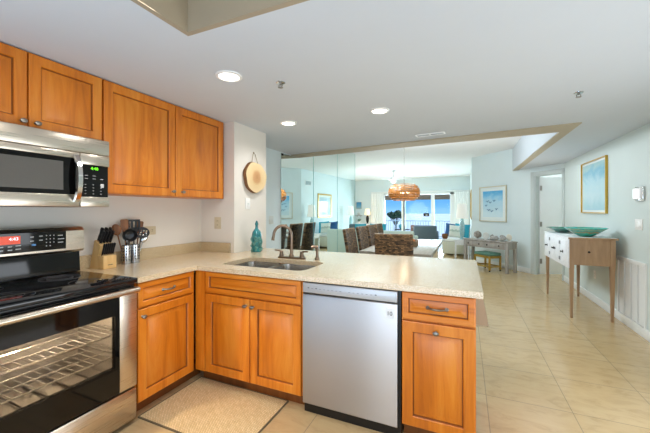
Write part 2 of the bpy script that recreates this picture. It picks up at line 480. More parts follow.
class MB:
    def __init__(s):
        s.bm = bmesh.new()
        s.uv = None
        s.mi = 0
    def _add(s, verts, faces, mtx=None):
        vs = [s.bm.verts.new(mtx @ Vector(v) if mtx else Vector(v)) for v in verts]
        out = []
        for f in faces:
            try:
                fc = s.bm.faces.new([vs[i] for i in f])
                fc.material_index = s.mi
                out.append(fc)
            except ValueError:
                pass
        return vs, out
    def box(s, a, b, bev=0.0, seg=2, mtx=None):
        x0, y0, z0 = a
        x1, y1, z1 = b
        v = [(x0, y0, z0), (x1, y0, z0), (x1, y1, z0), (x0, y1, z0), (x0, y0, z1), (x1, y0, z1), (x1, y1, z1), (x0, y1, z1)]
        f = [(0, 3, 2, 1), (4, 5, 6, 7), (0, 1, 5, 4), (1, 2, 6, 5), (2, 3, 7, 6), (3, 0, 4, 7)]
        vs, fs = s._add(v, f, mtx)
        if bev > 0:
            ed = set()
            for fc in fs:
                ed.update(fc.edges)
            r = bmesh.ops.bevel(s.bm, geom=list(ed), offset=bev, segments=seg, affect='EDGES', profile=0.5)
            for fc in r['faces']:
                fc.material_index = s.mi
        return s
    def prism(s, pts, z0, z1, holes=(), mtx=None):
        """polygon (with holes) in xy extruded along z"""
        loops = [list(pts)] + [list(h) for h in holes]
        flat = [p for lp in loops for p in lp]
        n = len(flat)
        tris = tessellate_polygon([[Vector((p[0], p[1], 0)) for p in lp] for lp in loops])
        v = [(p[0], p[1], z0) for p in flat] + [(p[0], p[1], z1) for p in flat]
        f = [tuple(t) for t in tris] + [tuple(i + n for i in reversed(t)) for t in tris]
        k = 0
        for lp in loops:
            m = len(lp)
            for i in range(m):
                a, b = k + i, k + (i + 1) % m
                f.append((a, b, b + n, a + n))
            k += m
        s._add(v, f, mtx)
        return s
    def tube(s, path, r, seg=10, caps=True, closed=False, mtx=None):
        P = [Vector(p) for p in path]
        n = len(P)
        rad = r if isinstance(r, (list, tuple)) else [r] * n
        v = []
        prev = None
        for i in range(n):
            if closed:
                t = (P[(i + 1) % n] - P[i - 1]).normalized()
            else:
                t = (P[min(i + 1, n - 1)] - P[max(i - 1, 0)]).normalized()
            if prev is None:
                a = Vector((0, 0, 1)) if abs(t.z) < 0.9 else Vector((1, 0, 0))
                x = t.cross(a).normalized()
            else:
                x = (prev - t * prev.dot(t)).normalized()
            prev = x
            y = t.cross(x)
            for k in range(seg):
                q = 2 * PI * k / seg
                v.append(tuple(P[i] + (x * math.cos(q) + y * math.sin(q)) * rad[i]))
        f = []
        m = n if closed else n - 1
        for i in range(m):
            j = (i + 1) % n
            for k in range(seg):
                l = (k + 1) % seg
                f.append((i * seg + k, i * seg + l, j * seg + l, j * seg + k))
        if caps and not closed:
            f.append(tuple(range(seg))[::-1])
            f.append(tuple((n - 1) * seg + k for k in range(seg)))
        s._add(v, f, mtx)
        return s
    def lathe(s, prof, seg=24, c=(0, 0, 0), mtx=None, sx=1, sy=1, close=False):
        """profile [(r,z)...] spun about z"""
        v, f = [], []
        n = len(prof)
        for (r, z) in prof:
            for k in range(seg):
                q = 2 * PI * k / seg
                v.append((c[0] + r * math.cos(q) * sx, c[1] + r * math.sin(q) * sy, c[2] + z))
        for i in range(n - 1 if not close else n):
            j = (i + 1) % n
            for k in range(seg):
                l = (k + 1) % seg
                f.append((i * seg + k, i * seg + l, j * seg + l, j * seg + k))
        if not close:
            f.append(tuple(range(seg))[::-1])
            f.append(tuple((n - 1) * seg + k for k in range(seg)))
        s._add(v, f, mtx)
        return s
    def ball(s, c, r, seg=16, rings=10, mtx=None, sc=(1, 1, 1)):
        prof = [(max(1e-4, math.sin(PI * i / rings)), -math.cos(PI * i / rings)) for i in range(rings + 1)]
        mm = Matrix.Translation(c) @ Matrix.Diagonal((r * sc[0], r * sc[1], r * sc[2], 1))
        if mtx:
            mm = mtx @ mm
        return s.lathe(prof, seg, mtx=mm)
    def rings(s, loops, cap0=True, cap1=True, mtx=None):
        """stack of equal-length closed loops"""
        n = len(loops[0])
        v = [p for lp in loops for p in lp]
        f = []
        for i in range(len(loops) - 1):
            for k in range(n):
                l = (k + 1) % n
                f.append((i * n + k, i * n + l, (i + 1) * n + l, (i + 1) * n + k))
        if cap0:
            f.append(tuple(range(n))[::-1])
        if cap1:
            f.append(tuple((len(loops) - 1) * n + k for k in range(n)))
        s._add(v, f, mtx)
        return s
    def slab(s, fn, nu, nv, thick, uvs=(1, 1)):
        """curved slab: fn(u,v)->(point, normal); with UVs in metres"""
        if s.uv is None:
            s.uv = s.bm.loops.layers.uv.new('UVMap')
        A, B, uvv = [], [], {}
        for j in range(nv + 1):
            for i in range(nu + 1):
                u, v = i / nu, j / nv
                p, nrm = fn(u, v)
                p, nrm = Vector(p), Vector(nrm).normalized()
                a = s.bm.verts.new(p + nrm * thick / 2)
                b = s.bm.verts.new(p - nrm * thick / 2)
                A.append(a)
                B.append(b)
                uvv[a] = uvv[b] = (u * uvs[0], v * uvs[1])
        w_ = nu + 1
        fs = []
        for j in range(nv):
            for i in range(nu):
                q = [j * w_ + i, j * w_ + i + 1, (j + 1) * w_ + i + 1, (j + 1) * w_ + i]
                fs.append([A[k] for k in q])
                fs.append([B[k] for k in reversed(q)])
        bd = [i for i in range(nu)] + [j * w_ + nu for j in range(nv)] + [nv * w_ + i for i in range(nu, 0, -1)] + [j * w_ for j in range(nv, 0, -1)]
        for k in range(len(bd)):
            a, b = bd[k], bd[(k + 1) % len(bd)]
            fs.append([A[a], B[a], B[b], A[b]])
        for q in fs:
            fc = s.bm.faces.new(q)
            fc.material_index = s.mi
            for lp in fc.loops:
                lp[s.uv].uv = uvv[lp.vert]
        return s
    def text(s, txt, size, mtx, depth=0.0006):
        c = bpy.data.curves.new('lettering', 'FONT')
        c.body = txt
        c.size = size
        c.align_x = 'CENTER'
        c.align_y = 'CENTER'
        c.extrude = depth
        o = bpy.data.objects.new('lettering', c)
        me = bpy.data.meshes.new_from_object(o)
        tb = bmesh.new()
        tb.from_mesh(me)
        tb.verts.ensure_lookup_table()
        s._add([tuple(v.co) for v in tb.verts], [tuple(v.index for v in f.verts) for f in tb.faces], mtx)
        tb.free()
        bpy.data.objects.remove(o)
        bpy.data.curves.remove(c)
        bpy.data.meshes.remove(me)
        return s
    def build(s, name, mats, parent=None, smooth=True, loc=None, rot=None, fix=True):
        if fix:
            bmesh.ops.recalc_face_normals(s.bm, faces=s.bm.faces[:])
        me = bpy.data.meshes.new(name)
        s.bm.to_mesh(me)
        s.bm.free()
        for m in (mats if isinstance(mats, (list, tuple)) else [mats]):
            me.materials.append(M[m] if isinstance(m, str) else m)
        if smooth:
            me.polygons.foreach_set('use_smooth', [True] * len(me.polygons))
            try:
                me.set_sharp_from_angle(angle=R(35))
            except Exception:
                pass
        o = bpy.data.objects.new(name, me)
        COL.objects.link(o)
        if parent:
            o.parent = parent
        if loc:
            o.location = loc
        if rot:
            o.rotation_euler = rot
        return o

def tag(o, label, cat, group=None, kind=None):
    o['label'] = label
    o['category'] = cat
    if group:
        o['group'] = group
    if kind:
        o['kind'] = kind
    return o

def thing(name, label, cat, loc=(0, 0, 0), rz=0.0, group=None):
    o = bpy.data.objects.new(name, None)
    o.empty_display_size = 0.05
    COL.objects.link(o)
    o.location = loc
    o.rotation_euler = (0, 0, rz)
    return tag(o, label, cat, group)

def struct(o):
    o['kind'] = 'structure'
    return o

def dup(root, loc, rz, label, group=None):
    r = root.copy()
    COL.objects.link(r)
    r.location = loc
    r.rotation_euler = (0, 0, rz)
    r['label'] = label
    if group:
        r['group'] = group
    for ch in list(root.children):
        c = ch.copy()
        COL.objects.link(c)
        c.parent = r
        for g in list(ch.children):
            d = g.copy()
            COL.objects.link(d)
            d.parent = c
    return r

FX = lambda o=(0, 0, 0): basis((0, 1, 0), (0, 0, 1), (1, 0, 0), o)     # facing +X : u=+Y v=+Z
FY = lambda o=(0, 0, 0): basis((1, 0, 0), (0, 0, 1), (0, -1, 0), o)    # facing -Y : u=+X v=+Z
FXN = lambda o=(0, 0, 0): basis((0, -1, 0), (0, 0, 1), (-1, 0, 0), o)  # facing -X : u=-Y v=+Z

def raised_door(mb, u0, u1, v0, v1, mtx, t=0.02, fr=0.058):
    prof = [(0, -t), (0, -0.003), (0.004, 0), (fr - 0.004, 0), (fr, -0.004), (fr + 0.003, -0.015), (fr + 0.006, -0.015), (fr + 0.036, -0.0016), (fr + 0.038, -0.0005)]
    loops = []
    for i, n in prof:
        loops.append([(u0 + i, v0 + i, n), (u1 - i, v0 + i, n), (u1 - i, v1 - i, n), (u0 + i, v1 - i, n)])
    n0 = len(mb.bm.faces)
    mb.rings(loops, mtx=mtx)
    mb.bm.faces.ensure_lookup_table()
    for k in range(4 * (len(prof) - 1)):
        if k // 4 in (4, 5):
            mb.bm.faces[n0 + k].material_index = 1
    return mb

def bar_pull(mb, uc, vc, mtx, L=0.095):
    pts = []
    for i in range(13):
        q = i / 12
        pts.append((uc - L / 2 + L * q, vc, 0.004 + 0.026 * math.sin(PI * q) ** 0.7))
    mb.tube(pts, [0.0065 if 2 < i < 10 else 0.0055 for i in range(13)], 8, mtx=mtx)
    for sx in (-1, 1):
        mb.lathe([(0.011, 0), (0.011, 0.003), (0.007, 0.006), (0.005, 0.010)], 12, c=(uc + sx * L / 2, vc, 0), mtx=mtx)
    return mb

def knob(mb, uc, vc, mtx):
    mb.lathe([(0.009, 0), (0.006, 0.004), (0.0055, 0.012), (0.012, 0.017), (0.0155, 0.022), (0.014, 0.027), (0.007, 0.030), (0.001, 0.0305)], 16, c=(uc, vc, 0), mtx=mtx, sx=1.15, sy=0.85)
    return mb

# ================================================================== SETTING
KC = 2.237      # kitchen and hall ceiling
HC = 2.73       # dining and living ceiling
XW = -2.56      # range wall
XM = -2.59      # dining wall behind the mirrors
XR = 1.73       # hall wall
YB = 14.3       # balcony wall

mb = MB()
mb.box((-5.2, -2.7, -0.1), (5.2, 14.45, 0.0))
struct(mb.build('floor', 'floor'))

# walls
mb = MB(); mb.box((XW - 0.16, -2.7, 0), (XW, 3.12, 2.8)); struct(mb.build('wall_left', 'wall_warm'))
mb = MB(); mb.box((XW - 0.16, 2.56, 0), (-2.125, 3.12, 2.8)); struct(mb.build('wall_kitchen_end', 'wall_warm'))
mb = MB(); mb.prism([(-2.72, 3.12), (XM, 3.12), (XM, 4.18), (-2.4979, 7.478), (-2.4979, 7.52), (-2.72, 7.52)], 0, 2.8); struct(mb.build('wall_dining_left', 'wall_cool'))
mb = MB(); mb.box((-5.0, 7.42, 0), (-2.70, 7.52, 2.8)); struct(mb.build('wall_living_return', 'wall_cool'))
mb = MB(); mb.box((-5.0, 7.52, 0), (-4.85, YB + .1, 2.8)); struct(mb.build('wall_living_left', 'wall_cool'))
mb = MB(); mb.box((0.193, 9.23, 0), (0.33, YB + .1, 2.8)); struct(mb.build('wall_living_right', 'wall_cool'))
mb = MB(); mb.box((XR, -2.7, 0), (XR + 0.12, 7.36, 2.8)); struct(mb.build('wall_right', 'wall_hall'))
mb = MB(); mb.box((XW - .16, -2.8, 0), (XR + .12, -2.65, 2.8)); struct(mb.build('wall_rear', 'wall_taupe'))
# balcony wall with its door opening
mb = MB()
mb.prism([(-5.0, 0), (-5.0, 2.8), (0.33, 2.8), (0.33, 0), (-0.40, 0), (-0.40, 2.09), (-3.40, 2.09), (-3.40, 0)], YB, YB + 0.12, mtx=basis((1, 0, 0), (0, 0, 1), (0, 1, 0)))
struct(mb.build('wall_far', 'wall_cool'))

# diagonal wall with a doorway; local frame: s along the wall from the hall corner, v up, n towards the room
DA = Vector((1.735, 7.36, 0))
DD = Vector((-0.636, 0.772, 0)).normalized()
DN = Vector((-DD.y, DD.x, 0)) * 1.0            # candidate normal
if DN.dot(Vector((0, 0, 0)) - DA) < 0:
    DN = -DN
DM = basis(DD, (0, 0, 1), DN, DA)
DL = 2.42
mb = MB()
mb.prism([(0, 0), (0.03, 0), (0.03, 2.07), (0.645, 2.07), (0.645, 0), (DL + .06, 0), (DL + .06, 2.8), (0, 2.8)], -0.12, 0.0, mtx=DM)
struct(mb.build('wall_diagonal', 'wall_cool'))
# bedroom shell behind the doorway
mb = MB(); mb.box((1.85, 7.24, 0), (4.8, 7.36, 2.6)); struct(mb.build('wall_bedroom_near', 'wall_cool'))
mb = MB(); mb.box((4.7, 7.36, 0), (4.8, 11.0, 2.6)); struct(mb.build('wall_bedroom_side', 'wall_cool'))
mb = MB(); mb.box((0.33, 10.9, 0), (4.8, 11.0, 2.6)); struct(mb.build('wall_bedroom_far', 'wall_cool'))

# lower ceiling over kitchen and hall, with the recess cut out of it
IL0, IL1 = (XM, 4.74), (0.98, 4.36)            # inner edge of the soffit
OL0, OL1 = (XM, 4.49), (1.085, 4.0)            # outer edge of the tan band
rec = [(-1.28, -0.55), (0.30, -0.55), (0.30, 1.19), (-1.28, 1.19)]
mb = MB()
mb.prism([(-2.72, -2.8), (1.85, -2.8), (1.85, 7.24), (1.735, 7.36), (0.98, 8.277), IL1, IL0, (-2.72, 4.74)], KC, 2.80, holes=[rec])
struct(mb.build('ceiling_kitchen', ['ceiling']))
mb = MB(); mb.box((-5.0, 4.0, HC), (1.1, YB + .12, HC + .1)); struct(mb.build('ceiling_living', 'ceiling_white'))
mb = MB(); mb.prism([(1.80, 7.42), (4.8, 7.36), (4.8, 11.0), (0.34, 11.0), (0.34, 9.20)], 2.5, 2.6); struct(mb.build('ceiling_bedroom', 'ceiling_white'))
mb = MB(); mb.box((-1.5, -0.8, 2.72), (0.5, 1.4, 2.80)); struct(mb.build('ceiling_recess', 'ceiling_white'))
# tan lining of the recess and tan band round the dining soffit
mb = MB()
mb.prism([(-1.30, -0.57), (0.32, -0.57), (0.32, 1.21), (-1.30, 1.21)], KC - 0.001, 2.72, holes=[[(-1.272, -0.542), (0.292, -0.542), (0.292, 1.182), (-1.272, 1.182)]])
struct(mb.build('trim_1', 'tan_dark'))
mb = MB()
mb.prism([OL0, OL1, (1.085, 8.15), (0.98, 8.277), IL1, IL0], KC - 0.012, KC + 0.004)
struct(mb.build('trim_2', 'tan'))

# baseboards
mb = MB(); mb.box((XR - 0.014, -2.6, 0), (XR, 7.36, 0.105), 0.004); struct(mb.build('baseboard_right', 'white'))
mb = MB(); mb.box((0.72, 0, 0), (DL, 0.105, 0.014), 0.004, mtx=DM); struct(mb.build('baseboard_diagonal', 'white'))

# doorway on the diagonal wall: casing, jambs, open door
d1 = MB()
for (a, b) in (((0.0, 0.0), (0.045, 2.10)), ((0.635, 0.0), (0.715, 2.14))):
    d1.box((a[0], a[1], -0.005), (b[0], b[1], 0.018), 0.004, mtx=DM)
d1.box((0.0, 2.06, -0.005), (0.715, 2.14, 0.018), 0.004, mtx=DM)
d1.box((0.612, 0, -0.125), (0.645, 2.07, 0.0), mtx=DM)
d1.box((0.03, 2.05, -0.125), (0.645, 2.07, 0.0), mtx=DM)
dfr = struct(d1.build('door_1', 'casing'))
hp = DA + DD * 0.60 - DN * 0.10
dang = math.atan2(-DD.y, -DD.x) + R(75)
if DN.dot(Vector((math.cos(dang), math.sin(dang), 0))) > 0:
    dang = math.atan2(-DD.y, -DD.x) - R(75)
dl = MB(); dl.box((0.0, -0.02, 0.012), (0.76, 0.02, 2.03), 0.003)
leaf = dl.build('door_leaf', 'white', dfr, loc=tuple(hp), rot=(0, 0, dang))
hg = MB()
for z in (0.28, 1.05, 1.80):
    hg.tube([(0.0, -0.024, z - .05), (0.0, -0.024, z + .05)], 0.010, 10)
    hg.box((-0.012, -0.026, z - .05), (0.030, -0.0195, z + .05))
hg.build('hinge', 'pewter', leaf)

# balcony sliding door
X0, X1 = -3.40, -0.40
wf = MB()
wf.box((X0, YB - .02, 0), (-3.325, YB + .1, 2.09)); wf.box((-0.575, YB - .02, 0), (X1, YB + .1, 2.09))
wf.box((X0, YB - .02, 2.01), (X1, YB + .1, 2.09)); wf.box((X0, YB - .02, 0), (X1, YB + .1, 0.05))
wf.box((-2.585, YB, 0.05), (-2.43, YB + .05, 2.01)); wf.box((-1.335, YB + .03, 0.05), (-1.19, YB + .08, 2.01))
win = struct(wf.build('window_1', 'white'))
gs = MB(); gs.box((-2.50, YB - .008, 0.05), (-2.43, YB + .0, 2.01)); gs.build('sash_edge', plain('dark_sash_seal', '#54595d', 0.5), win)
for a, b in ((-3.325, -2.585), (-2.43, -1.335), (-1.19, -0.575)):
    g = MB(); g.box((a, YB + .04, 0.05), (b, YB + .046, 2.01)); g.build('glass_pane', 'pane', win, smooth=False)
for a, b in ((-3.325, -2.59), (-2.43, -1.335), (-1.19, -0.575)):
    g = MB(); g.box((a + .005, YB - .016, 1.795), (b - .005, YB - .004, 2.005)); g.box((a + .005, YB - .022, 1.79), (b - .005, YB - .001, 1.81), .003)
    o = g.build('roller_blind', 'blind')
    tag(o, {-3.325: 'rolled up brown blind over the left pane of the balcony door', -2.43: 'rolled up brown blind over the middle pane of the balcony door', -1.19: 'rolled up brown blind over the right pane of the balcony door'}[a], 'blind', 'roller blinds on the balcony door')

# window trim above
mb = MB(); mb.box((-3.95, YB - 0.06, 2.10), (0.18, YB, 2.17), .004); struct(mb.build('trim_3', 'white'))

# outside
mb = MB(); mb.box((-6, YB + .12, -0.16), (2, 16.3, -0.02)); struct(mb.build('balcony_floor', 'sand'))
mb = MB(); mb.box((-900, 17, -6.4), (900, 690, -6.2)); struct(mb.build('sea', 'sea'))
mb = MB(); mb.box((-6, YB + .12, 2.62), (2, 16.5, 2.80)); struct(mb.build('balcony_shade_slab', 'ceiling_white'))  # unseen slab added overhead to shade the railing
rl = thing('balcony_railing', 'white balcony railing with thin upright balusters beyond the glass door', 'railing', (0, 16.1, 0))
m2 = MB(); m2.box((-4.9, -.03, 0.79), (1.2, .03, 0.835), .006); m2.box((-4.9, -.02, 0.06), (1.2, .02, 0.10), .004); m2.build('handrail', 'rail_paint', rl)
for k in range(40):
    m2 = MB(); x = -4.3 + k * 0.122
    m2.box((x - .011, -.011, -0.02), (x + .011, .011, 0.80)); m2.build('baluster', 'rail_paint', rl)

# ================================================================== MIRROR WALL
MS = R(1.6)                                     # the mirrored wall stands slightly skew to the kitchen
MP = Vector((-2.590, 4.18, 0))
MDIR = Vector((math.sin(MS), math.cos(MS), 0))
ys = [0.0, 1.0775, 2.1935, 3.298]
lab = ['tall mirror panel nearest the kitchen, beside the grey wall strip', 'tall mirror panel in the middle of the mirrored dining wall', 'tall mirror panel at the far end of the mirrored dining wall']
for k in range(3):
    q_ = MP + MDIR * ys[k]
    t = thing('mirror_panel', lab[k], 'mirror', (q_.x, q_.y, 0.02), -MS, 'mirror panels along the dining wall')
    LY = ys[k + 1] - ys[k] - 0.006
    g = MB()
    g.prism([(0.006, 0), (LY, 0), (LY, 2.705), (0.575, 2.705), (0.575, 2.198), (0.006, 2.198)] if k == 0 else [(0.006, 0), (LY, 0), (LY, 2.705), (0.006, 2.705)], 0.0, 0.015, mtx=FX())
    g.build('mirror_glass', 'mirror', t, smooth=False)
    g = MB(); g.box((0.0, LY, 0), (0.017, LY + 0.010, 2.705)); g.build('mirror_edge', 'mirror_edge', t, smooth=False)
    if k == 0:
        g = MB(); g.box((0.0, 0.01, 2.165), (0.022, 0.06, 2.197), .003); g.build('clip', 'iron', t)

# ================================================================== KITCHEN CABINETS
DZ = 1.0
# upper cabinet over the microwave
c = thing('wall_cabinet', 'maple wall cabinet with two short doors above the microwave', 'cabinet', (XW, 0.602, 1.80))
g = MB(); g.box((0.002, 0, 0), (0.305, 0.756, KC - 1.80 - .003)); g.build('cabinet_box', 'maple', c)
for k, (a, b) in enumerate(((0.004, 0.352), (0.360, 0.752))):
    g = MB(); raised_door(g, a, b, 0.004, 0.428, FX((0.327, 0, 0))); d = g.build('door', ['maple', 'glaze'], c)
    g = MB(); knob(g, (0.328 if k == 0 else 0.392), 0.036, FX((0.327, 0, 0))); g.build('knob', 'pewter', d)
# tall upper cabinet
c = thing('wall_cabinet', 'tall maple wall cabinet with two doors beside the cream wall end', 'cabinet', (XW, 1.362, 1.458))
g = MB(); g.box((0.002, 0, 0), (0.305, 1.19, KC - 1.458 - .003)); g.build('cabinet_box', 'maple', c)
for k, (a, b) in enumerate(((0.004, 0.583), (0.591, 1.160))):
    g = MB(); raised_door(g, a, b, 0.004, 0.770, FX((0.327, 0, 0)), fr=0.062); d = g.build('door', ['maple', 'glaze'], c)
    g = MB(); knob(g, (0.552 if k == 0 else 0.652), 0.042, FX((0.327, 0, 0))); g.build('knob', 'pewter', d)

# base cabinet between range and corner
ZT = 0.878
XF = -1.915      # door faces of the range run
YF = 1.868       # door faces of the peninsula
def carcass(mb, a, b, th=0.018):
    """open-topped box of panels"""
    x0, y0, z0 = a
    x1, y1, z1 = b
    mb.prism([(x0, y0), (x1, y0), (x1, y1), (x0, y1)], z0, z1, holes=[[(x0 + th, y0 + th), (x1 - th, y0 + th), (x1 - th, y1 - th), (x0 + th, y1 - th)]])
    mb.box((x0 + th - .001, y0 + th - .001, z0), (x1 - th + .001, y1 - th + .001, z0 + th))
    return mb
c = thing('base_cabinet', 'maple base cabinet with one drawer and one door right of the range', 'cabinet', (XW, 1.372, 0))
g = MB(); carcass(g, (0.004, 0, 0.10), (0.622, 0.485, ZT)); g.build('cabinet_box', 'maple', c)
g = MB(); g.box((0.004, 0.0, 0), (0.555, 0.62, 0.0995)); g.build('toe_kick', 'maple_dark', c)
o_ = (0.645, 0, 0)
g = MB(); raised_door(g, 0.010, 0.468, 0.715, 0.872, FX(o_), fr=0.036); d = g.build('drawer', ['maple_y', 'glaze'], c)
g = MB(); bar_pull(g, 0.24, 0.794, FX(o_)); g.build('handle', 'pewter', d)
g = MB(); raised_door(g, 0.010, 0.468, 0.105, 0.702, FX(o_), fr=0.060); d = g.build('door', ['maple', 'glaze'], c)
g = MB(); knob(g, 0.040, 0.655, FX(o_)); g.build('knob', 'pewter', d)
# sink base cabinet with corner post
c = thing('base_cabinet', 'maple sink cabinet with a wide false drawer front over two doors', 'cabinet', (-1.93, YF, 0))
g = MB(); carcass(g, (0.0, 0.021, 0.10), (0.937, 0.62, ZT)); g.build('cabinet_box', 'maple', c)
g = MB(); g.box((0.0, 0.003, 0.10), (0.092, 0.0205, ZT)); g.build('corner_post', 'maple', c)
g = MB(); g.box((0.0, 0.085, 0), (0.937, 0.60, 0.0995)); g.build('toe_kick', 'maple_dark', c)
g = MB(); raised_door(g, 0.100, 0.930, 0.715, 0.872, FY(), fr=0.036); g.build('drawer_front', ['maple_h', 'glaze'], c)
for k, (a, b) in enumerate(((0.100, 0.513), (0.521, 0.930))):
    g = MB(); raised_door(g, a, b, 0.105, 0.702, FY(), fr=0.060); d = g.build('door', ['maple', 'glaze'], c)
    g = MB(); knob(g, (0.484 if k == 0 else 0.549), 0.655, FY()); g.build('knob', 'pewter', d)
# end cabinet
c = thing('base_cabinet', 'narrow maple base cabinet with drawer at the end of the peninsula', 'cabinet', (-0.338, YF, 0))
W = 0.392
g = MB(); g.box((0.0, 0.021, 0.10), (W, 0.62, ZT)); g.build('cabinet_box', 'maple', c)
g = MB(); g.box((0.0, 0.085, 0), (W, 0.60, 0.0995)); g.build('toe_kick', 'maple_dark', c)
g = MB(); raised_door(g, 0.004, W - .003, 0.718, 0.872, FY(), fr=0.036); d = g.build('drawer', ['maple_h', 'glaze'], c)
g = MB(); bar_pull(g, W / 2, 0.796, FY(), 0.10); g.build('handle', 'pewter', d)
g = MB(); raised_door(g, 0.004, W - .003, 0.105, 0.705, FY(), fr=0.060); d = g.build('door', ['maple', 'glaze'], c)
g = MB(); knob(g, W / 2 - .005, 0.663, FY()); g.build('knob', 'pewter', d)

# unseen cabinet added behind the viewer to darken the dishwasher's reflection
c = thing('reflected_dark_cabinet', 'tall dark unseen cabinet added behind the viewer to darken the dishwasher reflection', 'cabinet', (XW + .004, -1.25, 0))
g = MB(); g.box((0, 0, 0), (1.285, 0.45, 2.20), .003); g.build('cabinet_box', 'reflected_dark', c)
for k in range(2):
    g = MB(); raised_door(g, -1.280 + k * .642, -1.280 + k * .642 + .634, 0.11, 2.18, basis((-1, 0, 0), (0, 0, 1), (0, 1, 0), (0, .472, 0))); d = g.build('door', ['reflected_dark', 'reflected_dark'], c)
    g = MB(); knob(g, -.69 + k * .10, 1.05, basis((-1, 0, 0), (0, 0, 1), (0, 1, 0), (0, .472, 0))); g.build('knob', 'pewter', d)

# ------------------------------------------------------------------ countertop with sink cut-out
def rrect(x0, y0, x1, y1, r, n=5):
    pts = []
    for cx, cy, a0 in ((x1 - r, y0 + r, -90), (x1 - r, y1 - r, 0), (x0 + r, y1 - r, 90), (x0 + r, y0 + r, 180)):
        for k in range(n + 1):
            q = R(a0 + 90 * k / n)
            pts.append((cx + r * math.cos(q), cy + r * math.sin(q)))
    return pts
ct = thing('countertop', 'beige speckled quartz countertop running round the corner onto the peninsula', 'countertop')
g = MB()
cut = rrect(-1.795, 1.985, -1.045, 2.395, 0.07)
g.prism([(XW + .002, 1.370), (-1.902, 1.370), (-1.902, 1.852), (0.088, 1.852), (0.088, 3.03), (-2.12, 3.03), (-2.12, 2.555), (XW + .002, 2.555)], ZT + .001, 0.914, holes=[cut])
top = g.build('worktop', 'counter', ct, smooth=False)
bv = top.modifiers.new('bevel', 'BEVEL'); bv.width = 0.004; bv.segments = 2; bv.limit_method = 'ANGLE'; bv.angle_limit = R(60)
g = MB()
g.prism([(XW + .002, 1.370), (XW + .022, 1.370), (XW + .022, 2.535), (-2.165, 2.535), (-2.165, 2.555), (XW + .002, 2.555)], 0.9145, 1.012)
g.build('backsplash', 'backsplash', ct)
# support wall of the bar overhang
mb = MB(); mb.box((-2.12, 2.50, 0), (0.03, 2.60, ZT)); struct(mb.build('wall_peninsula', 'wall_cool'))

# ------------------------------------------------------------------ sink
sk = thing('sink', 'double bowl stainless steel sink set into the countertop', 'sink', (-1.42, 2.19, ZT))
for (a, b) in ((-0.390, -0.045), (-0.022, 0.390)):
    g = MB()
    lo = []
    for (ins, z, r) in ((0.0, 0.0, .065), (0.004, -0.02, .065), (0.012, -0.15, .06), (0.03, -0.172, .05), (0.07, -0.178, .04)):
        lo.append([(p[0], p[1], z) for p in rrect(a + ins, -0.215 + ins, b - ins, 0.215 - ins, r)])
    lo2 = [[(p[0], p[1], z - .003) for p in rrect(a + i - .004, -0.219 + i, b - i + .004, 0.219 - i, r)] for (i, z, r) in ((0.07, -0.178, .04), (0.03, -0.175, .05), (0.010, -0.15, .06), (0.0, 0.003, .065))]
    n_ = len(lo[0])
    g.rings(lo, cap0=False, cap1=True)
    g.rings(lo2, cap0=True, cap1=False)
    bw = g.build('bowl', 'steel_z', sk, fix=False)
    g = MB(); g.lathe([(0.042, 0.001), (0.040, 0.004), (0.028, 0.003), (0.026, 0.0005)], 20, c=((a + b) / 2, 0.02, -0.178)); g.build('drain', 'chrome', bw)
g = MB(); g.box((-0.046, -0.20, -0.02), (-0.021, 0.20, -0.001), .008); g.build('divider', 'steel_z', sk)

# ------------------------------------------------------------------ faucet
fa = thing('faucet', 'brushed bronze gooseneck kitchen faucet with two lever handles behind the sink', 'faucet', (-1.415, 2.475, 0.9145), R(2))
g = MB(); g.prism(rrect(-0.135, -0.028, 0.135, 0.028, 0.026), 0, 0.014); g.build('base_plate', 'bronze', fa)
pts = [(0.0, 0, 0.012), (0.0, 0, 0.05), (0.0, 0, 0.185)]
for k in range(0, 13):
    q = R(180 * k / 12)
    pts.append((-0.095 * (1 - math.cos(q)) * 0.78 , -0.03 * (1 - math.cos(q)), 0.200 + 0.090 * math.sin(q)))
e0 = pts[-1]
pts.append((e0[0] - .004, e0[1] - .003, e0[2] - 0.02)); pts.append((e0[0] - .006, e0[1] - .004, e0[2] - 0.04))
g = MB(); g.tube(pts, [0.017, 0.0135] + [0.0125] * (len(pts) - 4) + [0.0135, 0.0145], 14); g.lathe([(0.024, 0.012), (0.022, 0.03), (0.016, 0.042)], 16); g.build('spout', 'bronze', fa)
for sx in (-1, 1):
    g = MB()
    g.lathe([(0.022, 0.012), (0.021, 0.028), (0.015, 0.045), (0.017, 0.055), (0.012, 0.064)], 16, c=(sx * 0.102, 0, 0))
    g.tube([(sx * 0.102, 0, 0.058), (sx * 0.125, -0.004, 0.066), (sx * 0.165, -0.010, 0.068)], [0.008, 0.0075, 0.006], 10)
    g.build('lever', 'bronze', fa)
sy = thing('side_sprayer', 'brushed bronze side sprayer standing right of the faucet', 'sprayer', (-1.175, 2.50, 0.9145))
g = MB(); g.lathe([(0.022, 0), (0.021, 0.012), (0.014, 0.02), (0.012, 0.05), (0.013, 0.09)], 16); g.build('stem', 'bronze', sy)
g = MB(); g.tube([(0.004, 0, 0.085), (0.0, -.002, 0.108), (-0.022, -0.012, 0.112), (-0.045, -0.02, 0.106)], [0.013, 0.015, 0.014, 0.013], 12); g.build('spray_head', 'bronze', sy)

# ================================================================== MICROWAVE
mw = thing('microwave', 'stainless over-range microwave with black door window', 'microwave', (XW, 0.604, 1.364))
g = MB(); g.box((0.004, 0, 0.012), (0.362, 0.752, 0.434)); g.build('case', 'black', mw)
fo = (0.400, 0, 0)
g = MB(); g.box((0.362, 0, 0.335), (0.400, 0.752, 0.434), .006); g.build('top_panel', 'steel_y', mw)
g = MB()
